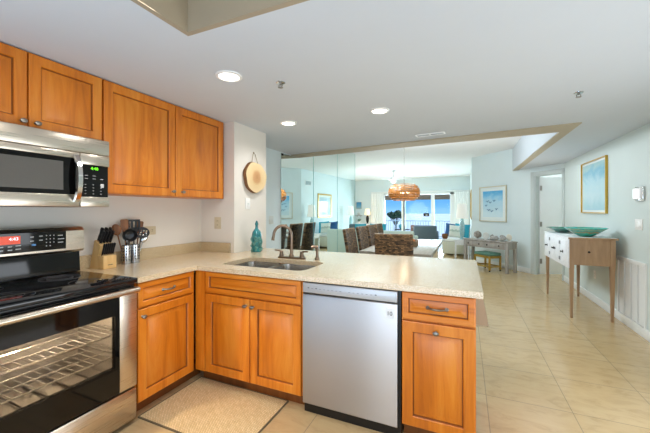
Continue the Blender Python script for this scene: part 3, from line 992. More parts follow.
# door frame ring (steel) from y=-.. to the seam
sm = 0.574
for a, b in (((0.0, 0.245 + .05), (sm, 0.333)), ((0.0, 0.0), (sm, 0.075)), ((0.0, 0.075), (0.04, 0.295))):
    g.box((0.362, a[0], a[1]), (0.400, b[0], b[1]), .004)
dr = g.build('door', 'steel_y', mw)
g = MB(); g.box((0.364, 0.04, 0.075), (0.3985, sm, 0.295)); gw = g.build('door_glass', 'black_glass', dr, smooth=False)
g = MB(); g.box((0.396, 0.11, 0.100), (0.3992, 0.487, 0.268)); g.build('viewing_window', plain('grey_mesh_window', '#57544f', 0.15, var=0.05, nscale=200), gw, smooth=False)
g = MB()
pts = [(0.400 + 0.002 + 0.042 * math.sin(PI * k / 14) ** 0.6, 0.553, 0.030 + 0.285 * k / 14) for k in range(15)]
for i in range(14):
    pass
lo = []
for k, p in enumerate(pts):
    tk = 0.006
    lo.append([(p[0] - tk, p[1] - .017, p[2]), (p[0] + tk, p[1] - .012, p[2]), (p[0] + tk, p[1] + .012, p[2]), (p[0] - tk, p[1] + .017, p[2])])
g.rings(lo); g.build('door_handle', 'chrome', dr)
g = MB()
g.box((0.362, sm + .004, 0.265), (0.400, 0.752, 0.333), .004); g.build('upper_trim', 'steel_y', mw)
g = MB(); g.box((0.362, sm + .004, 0.0), (0.400, 0.752, 0.064), .004); g.build('lower_trim', 'steel_y', mw)
g = MB(); g.box((0.362, sm + .004, 0.064), (0.3992, 0.742, 0.265)); kp = g.build('control_panel', 'black_glass', mw, smooth=False)
g = MB()
for r_ in range(7):
    for q in range(3):
        if r_ != 4 and random.random() < .85:
            g.box((sm + .028 + q * .046, 0.082 + r_ * .019, 0), (sm + .028 + q * .046 + (.008 if r_ < 4 else .018), 0.082 + r_ * .019 + .003, .0005), mtx=FX((0.3994, 0, 0)))
g.box((sm + .122, 0.125, 0), (sm + .142, 0.150, .0004), mtx=FX((0.3994, 0, 0)))
g.build('keypad_printing', 'print', kp, smooth=False)
g = MB(); g.text('4:48', 0.026, FX((0.3996, sm + .085, 0.243))); g.build('clock_digits', 'digit_green', kp, smooth=False)
g = MB(); g.box((0.05, 0.06, 0.0), (0.36, 0.70, 0.012)); g.build('underside_grille', 'dark_slot', mw)

# ================================================================== RANGE
rg = thing('range', 'stainless electric range with black glass cooktop and lit oven window', 'range', (XW, 0.604, 0))
RW = 0.758
g = MB()
# oven body: hollow shell open at the front
g.box((0.06, 0, 0.03), (0.628, 0.028, 0.885)); g.box((0.06, RW - .028, 0.03), (0.628, RW, 0.885))
g.box((0.06, 0.028, 0.03), (0.095, RW - .028, 0.885)); g.box((0.095, 0.028, 0.76), (0.628, RW - .028, 0.885)); g.box((0.095, 0.028, 0.03), (0.628, RW - .028, 0.27))
g.build('oven_body', 'enamel', rg, smooth=False)
for k, z in enumerate((0.45, 0.585)):
    g = MB()
    y0, y1, x0, x1 = 0.032, RW - .032, 0.11, 0.60
    g.tube([(x0, y0, z), (x1, y0, z), (x1, y1, z), (x0, y1, z)], 0.0045, 6, closed=True)
    for q in range(1, 15):
        yy = y0 + (y1 - y0) * q / 15
        g.tube([(x0, yy, z + .004), (x1, yy, z + .004)], 0.0025, 6)
    for q in (1, 2, 3):
        g.tube([(x0 + (x1 - x0) * q / 4, y0, z), (x0 + (x1 - x0) * q / 4, y1, z)], 0.003, 6)
    g.build('oven_rack', 'wire', rg)
g = MB(); g.tube([(0.11, y0 + .02 + q, 0.29) for q in (0, .6)], 0.004, 6)
for q in range(6):
    g.tube([(0.14, 0.08 + q * .11, 0.285), (0.58, 0.08 + q * .11, 0.285)], 0.005, 6)
g.build('heating_element', 'iron', rg)
g = MB(); g.box((0.0, 0, 0), (RW, RW, 0)) if False else None
g.box((0.055, -0.001, 0.889), (0.668, RW + .001, 0.918), .006); g.build('cooktop', 'cooktop', rg)
ringm = plain('grey_burner_print', '#4a4a4c', 0.3)
for (bx, by, br_) in ((0.22, 0.20, .085), (0.22, 0.56, .105), (0.49, 0.20, .105), (0.49, 0.56, .085)):
    for rr in (br_, br_ * .62):
        g = MB(); g.tube([(bx + rr * math.cos(2 * PI * k / 40), by + rr * math.sin(2 * PI * k / 40), 0.9178) for k in range(40)], 0.0012, 4, closed=True); g.build('burner_ring', ringm, rg)
g = MB(); g.box((0.60, 0.0, 0.868), (0.640, RW, 0.888), .003); g.box((0.61, 0.004, 0.850), (0.645, RW - .004, 0.866), .003); g.build('vent_trim', 'black', rg)
# door
dx0, dx1 = 0.630, 0.660
g = MB()
g.prism([(0.0, 0.242), (0.648, 0.242), (0.648, 0.862), (0.0, 0.862)], dx0, dx1, holes=[[(0.10, 0.405), (0.622, 0.405), (0.622, 0.715), (0.10, 0.715)]], mtx=basis((0, 1, 0), (0, 0, 1), (1, 0, 0)))
dr = g.build('oven_door', 'black_glass', rg, smooth=False)
g = MB(); g.box((0.640, 0.10, 0.405), (0.650, 0.622, 0.715)); g.build('oven_window', 'oven_glass', dr, smooth=False)
g = MB(); g.box((dx0, 0.648, 0.242), (dx1 + .002, RW, 0.862), .005); g.build('door_end_panel', 'steel_y', dr)
g = MB()
hpz = 0.853
g.tube([(0.705, 0.01, hpz), (0.708, RW / 2, hpz), (0.705, RW - .02, hpz)], 0.0175, 14)
g.tube([(0.655, RW - .035, hpz), (0.705, RW - .022, hpz)], 0.014, 12); g.tube([(0.655, .035, hpz), (0.705, .022, hpz)], 0.014, 12)
g.build('door_handle', 'steel_y', dr)
g = MB(); g.box((0.60, 0.0, 0.035), (0.660, RW, 0.230), .008); g.build('storage_drawer', 'steel_y', rg)
g = MB(); g.box((0.08, 0.02, 0.0), (0.58, RW - .02, 0.034)); g.build('plinth', 'black', rg)
# backguard
g = MB(); g.box((0.02, 0.0, 0.90), (0.044, RW, 1.21), .004)
g.prism([(0.02, 1.06), (0.098, 1.06), (0.112, 1.075), (0.112, 1.205), (0.090, 1.228), (0.02, 1.228)], 0.0, RW, mtx=basis((1, 0, 0), (0, 0, 1), (0, 1, 0)))
bgd = g.build('backguard', 'steel_y', rg)
g = MB(); g.prism([(0.045, 0.919), (0.066, 0.919), (0.056, 1.058), (0.045, 1.058)], 0.0, RW, mtx=basis((1, 0, 0), (0, 0, 1), (0, 1, 0))); g.build('backguard_glass', 'black_glass', rg, smooth=False)
pf = 0.1125
g = MB(); g.box((0.10, 0.08, 1.088), (pf + .001, 0.647, 1.205)); pn = g.build('control_panel', 'black_glass', bgd, smooth=False)
g = MB(); g.box((0.11, 0.26, 1.142), (pf + .0016, 0.408, 1.190)); g.build('display', 'red_lcd', pn, smooth=False)
g = MB(); g.text('4:43', 0.026, FX((pf + .0018, 0.377, 1.172))); g.build('clock_digits', 'digit_white', pn, smooth=False)
g = MB()
for (yy, zz, ww) in ((.30, 1.125, .03), (.35, 1.125, .02), (.385, 1.128, .026), (.30, 1.105, .03), (.35, 1.105, .02), (.385, 1.108, .026),
                     (.455, 1.175, .018), (.455, 1.150, .018), (.50, 1.178, .018), (.50, 1.152, .018), (.60, 1.175, .028), (.60, 1.152, .036), (.60, 1.130, .030)):
    g.box((yy, zz, 0), (yy + ww, zz + .006, .0004), mtx=FX((pf + .0012, 0, 0)))
for r_ in range(4):
    for q in range(3):
        if not (r_ == 0 and q == 2):
            g.box((.535 + q * .020, 1.112 + r_ * .022, 0), (.541 + q * .020, 1.119 + r_ * .022, .0004), mtx=FX((pf + .0012, 0, 0)))
g.build('key_printing', 'print', pn, smooth=False)
g = MB(); g.box((.462, 1.122, 0), (.484, 1.134, .0004), mtx=FX((pf + .0012, 0, 0))); g.build('blue_key', 'print_blue', pn, smooth=False)
light('oven_lamp', 'POINT', (XW + 0.50, 0.95, 0.735), 45.0, (1.0, 0.90, 0.78), shadow_soft_size=0.02)

# ================================================================== DISHWASHER
dw = thing('dishwasher', 'stainless steel dishwasher built into the peninsula beside the sink cabinet', 'dishwasher', (-0.985, YF, 0))
DW = 0.628
g = MB(); g.box((0.0, 0.03, 0.0), (DW + .012, 0.58, 0.10)); g.box((0.0, 0.028, 0.10), (DW + .012, 0.60, 0.872)); g.build('tub_case', 'black', dw)
g = MB()
# door with soft crowned front: profile rings along width
lo = []
prof = [(0.026, 0.072), (0.002, 0.072), (-0.003, 0.078), (-0.003, 0.775), (0.000, 0.790), (0.012, 0.797), (0.026, 0.797)]
lo = [[(x, y, z) for (y, z) in prof] for x in (0.004, DW - .004)]
g.rings(lo)
uvl = g.bm.loops.layers.uv.new('UVMap')
for fc in g.bm.faces:
    for lp in fc.loops:
        lp[uvl].uv = (lp.vert.co.x, lp.vert.co.z)
d = g.build('door', 'steel_dw', dw)
g = MB(); g.box((0.004, -0.004, 0.803), (DW - .004, 0.026, 0.868), .004); cpn = g.build('control_panel', plain('light_steel_panel', '#b9bdc1', 0.35, metal=0.3, var=0.02), dw)
g = MB()
for k in range(16):
    g.box((0.04 + k * .028 + (.03 if k > 8 else 0), 0.832, 0), (0.052 + k * .028 + (.03 if k > 8 else 0), 0.8345 if k not in (0, 2, 15) else .839, .0004), mtx=FY((0, -0.0042, 0)))
g.build('key_printing', plain('grey_panel_printing', '#6a6f74', 0.5), cpn, smooth=False)
g = MB(); g.box((DW - .074, 0.705, 0), (DW - .024, 0.765, .0006), mtx=FY((0, -0.0032, 0))); sk_ = g.build('sticker', 'sticker', dw, smooth=False)
g = MB(); g.text('10', 0.034, FY((DW - .049, -0.0042, 0.735))); g.build('lettering', 'ink', sk_, smooth=False)
g = MB(); g.box((0.0, 0.028, 0.868), (DW + .012, 0.05, 0.876)); g.build('top_gap', 'black', dw)

# ================================================================== COUNTER THINGS
# teal bottle
va = thing('bottle_vase', 'teal ceramic bottle crusted with shells standing against the cream wall end', 'vase', (-1.975, 2.73, 0.9145))
g = MB()
g.lathe([(0.050, 0), (0.054, 0.02), (0.055, 0.10), (0.054, 0.145), (0.047, 0.170), (0.030, 0.188), (0.017, 0.200), (0.0145, 0.225), (0.019, 0.234), (0.019, 0.244), (0.013, 0.252), (0.010, 0.262), (0.002, 0.268)], 24)
va_b = g.build('bottle', 'teal_ceramic', va)
va.scale = (.92, .92, 1.20)
g = MB()
for k in range(46):
    q = random.random() * 2 * PI
    z = random.uniform(0.006, 0.118)
    g.ball((0.054 * math.cos(q), 0.054 * math.sin(q), z), random.uniform(.009, .016), 8, 6, sc=(1, 1, random.uniform(.7, 1.5)))
g.build('shell_crust', plain('pale_teal_shells', '#4f8c82', 0.4, var=0.6, nscale=40), va)

# knife block and knives
KB = (-2.462, 1.503, 0.9145)
krz = R(4)
kb = thing('knife_block', 'pale beech knife block beside the range', 'knife block', KB, krz)
kb.scale = (.90, .90, .90)
g = MB(); g.prism([(-0.085, 0), (0.010, 0), (0.010, 0.11), (0.040, 0.19), (-0.028, 0.232)], -0.055, 0.055, mtx=basis((1, 0, 0), (0, 0, 1), (0, -1, 0)))
g.build('tall_block', 'beech', kb)
g = MB(); g.box((0.0105, -0.055, 0), (0.075, 0.055, 0.105), .003); lb = g.build('front_block', 'beech', kb)
g = MB(); g.box((0.0752, -0.018, 0.028), (0.0756, 0.022, 0.033)); g.build('lettering_mark', 'ink', lb)
def knife(lx, ly, lz, L, r, label, group, dirv=(0.42, 0, 0.907)):
    t = thing('kitchen_knife', label, 'knife', KB, krz, group)
    t.scale = (.90, .90, .90)
    d = Vector(dirv).normalized()
    p = Vector((lx, ly, lz))
    side = Vector((0, 1, 0))
    up = d.cross(side)
    lo = []
    for (s_, a, b) in ((0, .7, .8), (.06, .85, .95), (.3, .9, 1.0), (.55, .8, .85), (.85, 1, 1.15), (.97, .9, 1.1), (1, .6, .8)):
        c_ = p + d * L * s_
        lo.append([tuple(c_ + side * (math.cos(q) * r * a * .62) + up * (math.sin(q) * r * b)) for q in [2 * PI * k / 8 for k in range(8)]])
    g = MB(); g.rings(lo); g.build('handle', 'black', t)
    g = MB(); g.tube([tuple(p - d * .02), tuple(p + d * .004)], r * .7, 8); g.build('bolster', 'chrome', t)
for k in range(4):
    knife(0.018, -0.039 + k * .026, 0.211, 0.105, 0.015, 'black handled kitchen knife in the upper front row of the beech block', 'kitchen knives in the block front row')
for k in range(3):
    knife(-0.010, -0.034 + k * .034, 0.228, 0.115, 0.017, 'large black handled kitchen knife in the back row of the beech block', 'kitchen knives in the block back row')
for k in range(6):
    knife(0.045, -0.043 + k * .0172, 0.115, 0.095, 0.0105, 'slim black steak knife in the low front part of the beech block', 'steak knives in the block', (0.30, 0, 0.954))

# utensil crocks
def crock(x, y, label, r=0.034):
    t = thing('utensil_crock', label, 'utensil holder', (x, y, 0.9145), 0, 'steel utensil crocks')
    g = MB(); g.lathe([(r, 0), (r, 0.148), (r + .002, 0.150), (r - .002, 0.150), (r - .003, 0.004), (0.001, 0.004)], 24); g.build('cylinder', 'steel_x', t)
    g = MB()
    for z in (0.035, 0.058, 0.081, 0.104, 0.127):
        for k in range(10):
            q = 2 * PI * k / 10 + 0.1
            g.lathe([(0.0055, 0), (0.0055, 0.0012)], 8, mtx=basis((-math.sin(q), math.cos(q), 0), (0, 0, 1), (math.cos(q), math.sin(q), 0), (r * math.cos(q) - .0004, r * math.sin(q) - .0004, z)))
    g.build('hole_pattern', 'dark_slot', t)
    return t
crock(-2.475, 1.685, 'perforated steel utensil crock next to the knife block')
crock(-2.470, 1.755, 'perforated steel utensil crock further from the knife block')
def utensil(name, x, y, lean, L, head, mat, label, group=None):
    """stick from inside the crock leaning out, with a head of its own shape"""
    t = thing(name, label, 'utensil', (x, y, 0.9225), 0, group)
    d = Vector((lean[0], lean[1], 1)).normalized()
    b = Vector((-lean[0] * .02, -lean[1] * .02, 0.0))
    e_ = b + d * L
    g = MB(); g.tube([tuple(b), tuple(b + d * L * .5), tuple(e_)], [0.0048, 0.0045, 0.005], 8); g.build('handle', mat, t)
    # head frame: face the room (+X-ish), in plane (side, d)
    nrm = Vector((0.85, -0.5, 0))
    nrm = (nrm - d * nrm.dot(d)).normalized()
    sd = d.cross(nrm)
    mt = basis(sd, d, nrm, e_) @ Matrix.Scale(1.0 if head == 'spatula' else 1.3, 4)
    g = MB()
    if head == 'spoon':
        g.ball((0, 0.030, 0), 1, 14, 8, mt, (0.024, 0.036, 0.008))
    elif head == 'ladle':
        g.lathe([(0.002, -0.03), (0.026, -0.022), (0.038, 0.0), (0.040, 0.004), (0.036, 0.002), (0.024, -0.018), (0.001, -0.026)], 20, c=(0, 0.030, 0.01), mtx=mt)
    elif head == 'turner':
        g.prism([(-0.012, -0.005), (0.012, -0.005), (0.036, 0.04), (0.034, 0.085), (-0.034, 0.085), (-0.036, 0.04)], -.002, .002,
                holes=[[(a - .004, 0.035), (a - .004, 0.072), (a + .004, 0.072), (a + .004, 0.035)] for a in (-.020, 0, .020)], mtx=mt)
    elif head == 'skimmer':
        pts = [(0.042 * math.cos(2 * PI * k / 20), 0.035 + 0.036 * math.sin(2 * PI * k / 20)) for k in range(20)]
        hol = []
        for a in (-.022, -.008, .008, .022):
            for b_ in (.022, .035, .048):
                hol.append([(a - .0045, b_ - .0045), (a - .0045, b_ + .0045), (a + .0045, b_ + .0045), (a + .0045, b_ - .0045)])
        g.prism(pts, -.002, .002, holes=hol, mtx=mt)
    elif head == 'spatula':
        g.prism([(-0.008, -0.005), (0.008, -0.005), (0.026, 0.02), (0.028, 0.085), (0.020, 0.094), (-0.020, 0.094), (-0.028, 0.085), (-0.026, 0.02)], -.003, .003, mtx=mt)
    g.build('head', mat, t)
utensil('wooden_spoon', -2.486, 1.675, (-0.05, -0.22), 0.235, 'spoon', 'spoonwood', 'brown wooden spoon leaning left in the nearer steel crock')
utensil('wooden_spatula', -2.480, 1.688, (-0.02, -0.04), 0.255, 'spatula', 'spoonwood', 'brown wooden spatula standing upright in the nearer steel crock')
utensil('ladle', -2.460, 1.685, (0.10, 0.02), 0.185, 'ladle', 'black', 'black ladle in the nearer steel crock')
utensil('serving_spoon', -2.484, 1.692, (-0.04, 0.05), 0.215, 'spoon', 'black', 'black serving spoon in the nearer steel crock')
utensil('slotted_turner', -2.480, 1.752, (-0.03, 0.02), 0.235, 'turner', 'black', 'black slotted turner in the farther steel crock')
utensil('skimmer', -2.455, 1.757, (0.12, 0.14), 0.195, 'skimmer', 'black', 'black lattice skimmer in the farther steel crock')
utensil('wooden_spatula', -2.488, 1.770, (-0.04, 0.16), 0.240, 'spatula', 'spoonwood', 'light brown wooden spatula leaning right in the farther steel crock')
utensil('steel_spoon', -2.466, 1.773, (0.03, 0.30), 0.165, 'spoon', 'chrome', 'large steel spoon leaning right in the farther steel crock')

# wood slice hanging
ws = thing('wood_slice', 'round slice of wood with bark rim hanging on the cream wall end', 'wall decoration', (-2.125, 2.875, 1.70))
g = MB()
pr_ = []
for k in range(48):
    q = 2 * PI * k / 48
    r_ = 0.172 + 0.006 * math.sin(3 * q + 1) + 0.004 * math.sin(7 * q)
    pr_.append((r_ * math.cos(q) * 1.08, r_ * math.sin(q) * .96))
g.prism([(a * .975, b * .975) for a, b in pr_], 0.004, 0.045, mtx=FX()); g.build('slice', 'end_grain', ws)
g = MB()
g.rings([[(a * f, b * f, z) for a, b in pr_] for f, z in ((.974, .004), (1.0, .006), (1.01, .02), (1.005, .034), (.974, .043))], cap0=False, cap1=False, mtx=FX()); g.build('bark', 'bark', ws)
g = MB(); g.tube([(0.02, -0.055, 0.150), (0.012, -0.02, 0.255), (0.008, 0.0, 0.268), (0.012, 0.02, 0.255), (0.02, 0.055, 0.150)], 0.003, 6); g.lathe([(0.006, 0), (0.006, 0.012)], 8, c=(0, 0.272, 0), mtx=FX()); g.build('cord', 'jute', ws)

# switches and outlets
def plate(name, label, mtx, w_, h_, mat, kind):
    t = thing(name, label, 'outlet' if 'outlet' in kind else 'switch')
    t.matrix_world = mtx
    g = MB(); g.box((-w_ / 2, -h_ / 2, 0), (w_ / 2, h_ / 2, .006), .002); g.build('plate', mat, t)
    if kind == 'outlet':
        g = MB()
        for s_ in (-1, 1):
            g.lathe([(0.017, .006), (0.016, .008)], 16, c=(0, s_ * h_ * .17, 0))
        p_ = g.build('receptacle', mat, t)
        g = MB()
        for s_ in (-1, 1):
            for a in (-.006, .006):
                g.box((a - .0015, s_ * h_ * .17 - .005, .0075), (a + .0015, s_ * h_ * .17 + .005, .0085))
        g.build('slot', 'dark_slot', p_)
    elif kind == 'outlet_h':
        g = MB()
        for s_ in (-1, 1):
            g.lathe([(0.017, .006), (0.016, .008)], 16, c=(s_ * w_ * .17, 0, 0))
        p_ = g.build('receptacle', mat, t)
        g = MB()
        for s_ in (-1, 1):
            for a in (-.006, .006):
                g.box((s_ * w_ * .17 - .005, a - .0015, .0075), (s_ * w_ * .17 + .005, a + .0015, .0085))
        g.build('slot', 'dark_slot', p_)
    else:
        n_ = int(kind[-1])
        for k in range(n_):
            x = (k - (n_ - 1) / 2) * w_ / n_
            g = MB(); g.box((x - .014, -.032, .005), (x + .014, .032, .009), .002); g.build('rocker', 'white_plastic' if mat != 'grey_plastic' else 'grey_plastic', t)
    return t
plate('light_switch', 'white switch plate below the hanging wood slice', FX((-2.125, 2.775, 1.413)), 0.075, 0.118, 'white_plastic', 'rocker1')
g = MB(); g.box((-.016, -.010, .0091), (.016, .006, .010)); sw_part = g.build('dimmer_mark', 'grey_plastic'); sw_part.parent = [o for o in bpy.data.objects if o.name.startswith('light_switch')][0]
plate('wall_outlet', 'beige outlet plate on the short wall under the tall wall cabinet', FY((-2.335, 2.56, 1.212)), 0.085, 0.122, 'beige_plastic', 'outlet')
plate('wall_outlet', 'cream outlet plate behind the utensil crocks on the range wall', FX((XW, 1.955, 1.163)), 0.115, 0.075, 'beige_plastic', 'outlet_h')
plate('light_switch', 'grey switch plate on the strip of wall before the mirrors', FX((XM, 3.93, 1.20)), 0.115, 0.12, 'grey_plastic', 'rocker2')
plate('light_switch', 'white double switch plate on the hall wall under the wall light', FXN((XR, 4.533, 1.187)), 0.165, 0.118, 'white_plastic', 'rocker2')
plate('wall_outlet', 'white outlet plate low on the hall wall behind the white fronted console', FXN((XR, 5.81, 0.405)), 0.075, 0.118, 'white_plastic', 'outlet')

# wall light on the hall wall
t = thing('wall_sconce', 'small square chrome wall light glowing white on the hall wall', 'wall light', (XR, 4.49, 1.52))
g = MB(); g.box((-.085, -.078, 0), (.085, .078, .02), .004, mtx=FXN()); g.build('back_plate', 'chrome', t)
g = MB(); g.box((-.05, -.055, .02), (.05, .055, .055), .010, mtx=FXN()); g.build('glass_diffuser', plain('lit_white_glass', '#ffffff', 0.4, emit='#ffffff', estr=0.45), t)

# return air grille
t = thing('air_grille', 'tall white return air grille low on the hall wall', 'vent', (XR, 4.70, 0.43))
g = MB(); g.prism([(-.335, -.36), (.335, -.36), (.335, .355), (-.335, .355)], 0, .016, holes=[[(-.305 + k * .157, -.325), (-.305 + k * .157, .32), (-.165 + k * .157, .32), (-.165 + k * .157, -.325)] for k in range(4)], mtx=FXN()); g.build('frame', 'white', t)
for k in range(4):
    g = MB()
    for q in range(36):
        z = -.318 + q * .0178
        g.box((-.290 + k * .157, z, .003), (-.180 + k * .157, z + .0150, .009), mtx=FXN())
    g.build('louver_panel', 'white', t)
g = MB(); g.box((-.31, -.33, .0005), (.31, .325, .002), mtx=FXN()); g.build('backing', plain('grey_filter', '#6f7472', 0.9), t)

# kitchen mat
km = thing('kitchen_mat', 'beige woven kitchen mat on the tile in front of the sink cabinet', 'mat', (-1.535, 1.66, 0.0))
g = MB(); g.box((-0.40, -0.262, 0.0005), (0.40, 0.275, 0.008), .003); g.build('mat_weave', 'mat', km)
g = MB(); g.prism([(-0.404, -0.266), (0.404, -0.266), (0.404, 0.279), (-0.404, 0.279)], 0.0003, 0.009, holes=[[(-0.396, -0.258), (0.396, -0.258), (0.396, 0.271), (-0.396, 0.271)]]); g.build('binding', 'mat_edge', km)

# ------------------------------------------------------------------ ceiling fittings
def downlight(x, y, label):
    t = thing('ceiling_light', label, 'ceiling light', (x, y, KC), 0, 'recessed kitchen downlights')
    g = MB(); g.lathe([(0.088, 0), (0.086, -0.006), (0.068, -0.010), (0.064, -0.004), (0.066, 0.0)], 32, close=True); g.build('trim_ring', 'white', t)
    g = MB(); g.lathe([(0.066, -0.002), (0.06, -0.006), (0.03, -0.008), (0.001, -0.008)], 28); g.build('lens', 'led', t)
    light('downlight_beam', 'SPOT', (x, y, KC - 0.03), 24, (1.0, 0.985, 0.97), (0, 0, 0), spot_size=R(150), spot_blend=0.8, shadow_soft_size=0.06)
downlight(-1.438, 1.68, 'round recessed ceiling light nearest the range')
downlight(-1.656, 2.833, 'round recessed ceiling light nearest the hanging wood slice')
downlight(-0.701, 2.806, 'round recessed ceiling light over the peninsula')
def sprinkler(x, y, label):
    t = thing('fire_sprinkler', label, 'sprinkler', (x, y, KC), 0, 'ceiling sprinklers')
    t.scale = (1, 1, .6)
    g = MB(); g.lathe([(0.033, 0), (0.032, -0.006), (0.016, -0.012)], 20); g.build('escutcheon', 'chrome', t)
    g = MB(); g.tube([(0, 0, -.01), (0, 0, -.03)], .008, 10); g.tube([(-.012, 0, -.028), (-.014, 0, -.045), (0, 0, -.058)], .003, 6); g.tube([(.012, 0, -.028), (.014, 0, -.045), (0, 0, -.058)], .003, 6); g.build('head_frame', 'pewter', t)
    g = MB(); g.lathe([(0.019, -.058), (0.018, -.061), (.001, -.062)], 16); g.build('deflector', 'pewter', t)
sprinkler(-1.181, 1.911, 'small chrome ceiling sprinkler beside the downlight over the sink')
sprinkler(0.789, 2.985, 'small chrome ceiling sprinkler over the hall floor')
t = thing('ceiling_vent', 'white slotted ceiling air vent beside the dining soffit', 'vent', (-0.375, 3.915, KC), R(-7.5))
g = MB(); g.prism([(-.165, -.05), (.165, -.05), (.165, .05), (-.165, .05)], -.010, 0, holes=[[(-.150, -.036), (-.150, .036), (-.008, .036), (-.008, -.036)], [(.008, -.036), (.008, .036), (.150, .036), (.150, -.036)]]); g.build('frame', 'white', t)
for a in (-.150, .008):
    g = MB()
    for k in range(5):
        g.box((a, -.034 + k * .0145, -.008), (a + .142, -.027 + k * .0145, -.002))
    g.build('louver', plain('grey_vent_slat', '#aab0b2', 0.5), t)
# added light panel in the ceiling recess, out of view
t = thing('recess_fill_panel', 'unseen light panel added inside the tan ceiling recess over the kitchen', 'ceiling light', (-0.55, 0.35, 2.72))
g = MB(); g.box((-.58, -.58, -.06), (.58, .58, -.001), .01); g.build('housing', 'white', t)
g = MB(); g.box((-.54, -.54, -.066), (.54, .54, -.06)); g.build('diffuser', plain('lit_diffuser', '#ffffff', 0.5, emit='#fff4e0', estr=0.25), t)

# ================================================================== HALL CONSOLE AND BOWLS
cs = thing('console_table', 'tall tan console with white front and slim legs against the hall wall', 'console table', (1.185, 4.85, 0))
L_, D_ = 1.30, 0.455
g = MB(); g.box((-.012, -.015, 0.985), (D_ + .022, L_ + .015, 1.005), .004); g.build('top', 'white_wood', cs)
g = MB(); g.box((-.010, -.019, 0.984), (D_ + .022, -.0145, 1.006), .001); g.build('edge_band', 'tanwood', cs)
g = MB(); g.box((0.006, 0.005, 0.665), (D_ - .004, L_ - .005, 0.984)); g.build('body', 'tanwood', cs)
legs = ((0.0065, -0.001), (D_ - .05, -0.001), (0.0065, L_ - .049), (D_ - .05, L_ - .049))
for (a, b) in legs:
    g = MB()
    lo = []
    for z, k in ((0, .026), (0.60, .042), (0.70, .050), (0.984, .050)):
        ox, oy = a + .025, b + .025
        lo.append([(ox - k / 2, oy - k / 2, z), (ox + k / 2, oy - k / 2, z), (ox + k / 2, oy + k / 2, z), (ox - k / 2, oy + k / 2, z)])
    g.rings(lo); g.build('leg', 'tanwood', cs)
g = MB(); g.box((-.006, 0.0, 0.62), (0.0055, L_, 0.984), .002); fp = g.build('front_frame', 'white_wood', cs)
for k, (a, b) in enumerate(((0.08, 0.36), (0.38, 0.645), (0.655, 0.92), (0.94, 1.22))):
    g = MB(); g.box((-.012, a, 0.655), (-.004, b, 0.955), .003); dd = g.build('door', 'white_wood', cs)
    g = MB()
    yk = (a + b) / 2 if k in (0, 3) else (b - .03 if k == 1 else a + .03)
    g.lathe([(0.020, 0), (0.020, 0.003), (0.008, 0.006), (0.008, 0.018), (0.013, 0.024), (0.006, 0.030)], 14, mtx=basis((0, -1, 0), (0, 0, 1), (-1, 0, 0), (-.012, yk, 0.805)))
    g.build('knob', 'iron', dd)
    g = MB()
    hy_ = b - .015 if k % 2 == 1 else a + .015
    hy_ = {0: b - .012, 1: a + .012, 2: b - .012, 3: a + .012}[k]
    for z in (0.70, 0.91):
        g.box((-.0155, hy_ - .007, z - .022), (-.011, hy_ + .007, z + .022))
    g.build('hinge', 'iron', dd)
g = MB(); g.lathe([(0.012, 0), (0.006, 0.004), (0.006, 0.012), (0.011, 0.018), (0.004, 0.024)], 14, mtx=basis((1, 0, 0), (0, 0, 1), (0, -1, 0), (0.20, 0.0, 0.83))); g.build('end_knob', 'iron', cs)
def bowl(x, y, label, r, h, mat, sx=1.0):
    t = thing('glass_bowl', label, 'bowl', (x, y, 1.0055))
    g = MB()
    pr2 = [(0.30 * r, 0), (0.36 * r, 0.008), (0.68 * r, h * .52), (r, h), (r - .004, h + .003), (0.66 * r, h * .52 + .006), (0.33 * r, 0.016), (0.002, 0.012)]
    g.lathe(pr2, 40, sx=sx)
    g.build('bowl', mat, t)
bowl(1.415, 5.08, 'streaked green and amber glass bowl on the near end of the hall console', 0.225, 0.110, 'bowl_glass')
bowl(1.36, 5.86, 'wide flat dark green glass dish on the far end of the hall console', 0.30, 0.070, 'teal_glass', 0.70)

# ================================================================== FRAMED ART
def picture(name, label, mtx, w_, h_, fw, frame_m, art_m, mat_w=0.0, depth=0.03):
    t = thing(name, label, 'picture')
    t.matrix_world = mtx
    g = MB(); g.prism([(-w_ / 2, -h_ / 2), (w_ / 2, -h_ / 2), (w_ / 2, h_ / 2), (-w_ / 2, h_ / 2)], 0.001, depth, holes=[[(-w_ / 2 + fw, -h_ / 2 + fw), (w_ / 2 - fw, -h_ / 2 + fw), (w_ / 2 - fw, h_ / 2 - fw), (-w_ / 2 + fw, h_ / 2 - fw)]]); g.build('frame', frame_m, t, smooth=False)
    if mat_w:
        g = MB(); g.box((-w_ / 2 + fw, -h_ / 2 + fw, 0.001), (w_ / 2 - fw, h_ / 2 - fw, .010)); g.build('mount_board', plain('white_mount_board', '#e9efec', 0.1, var=0.01, spec=0.7), t)
    i = fw + mat_w
    # the artwork: modelled upright in its own z so its wash runs top to bottom
    g = MB(); g.box((-w_ / 2 + i, -.012, -h_ / 2 + i), (w_ / 2 - i, -.002, h_ / 2 - i))
    a = g.build('artwork', art_m, t, smooth=False)
    a.rotation_euler = (R(-90), 0, 0)
    a.matrix_local = basis((1, 0, 0), (0, 0, -1), (0, 1, 0))
    return t
picture('framed_picture', 'tall gold framed blue green abstract on the hall wall above the console', FXN((XR, 5.84, 1.685)), 0.98, 0.775, 0.014, 'gold', 'art_tall', 0.03)
def on_diag(s_, v_):
    p = DA + DD * s_
    return basis(-DD, (0, 0, 1), DN, (p.x, p.y, v_))
pt = picture('framed_picture', 'pale gold framed seascape with birds on the diagonal wall over the grey console', on_diag(1.755, 1.49), 0.84, 0.86, 0.022, 'silverframe', 'art_gull', 0.09)
g = MB()
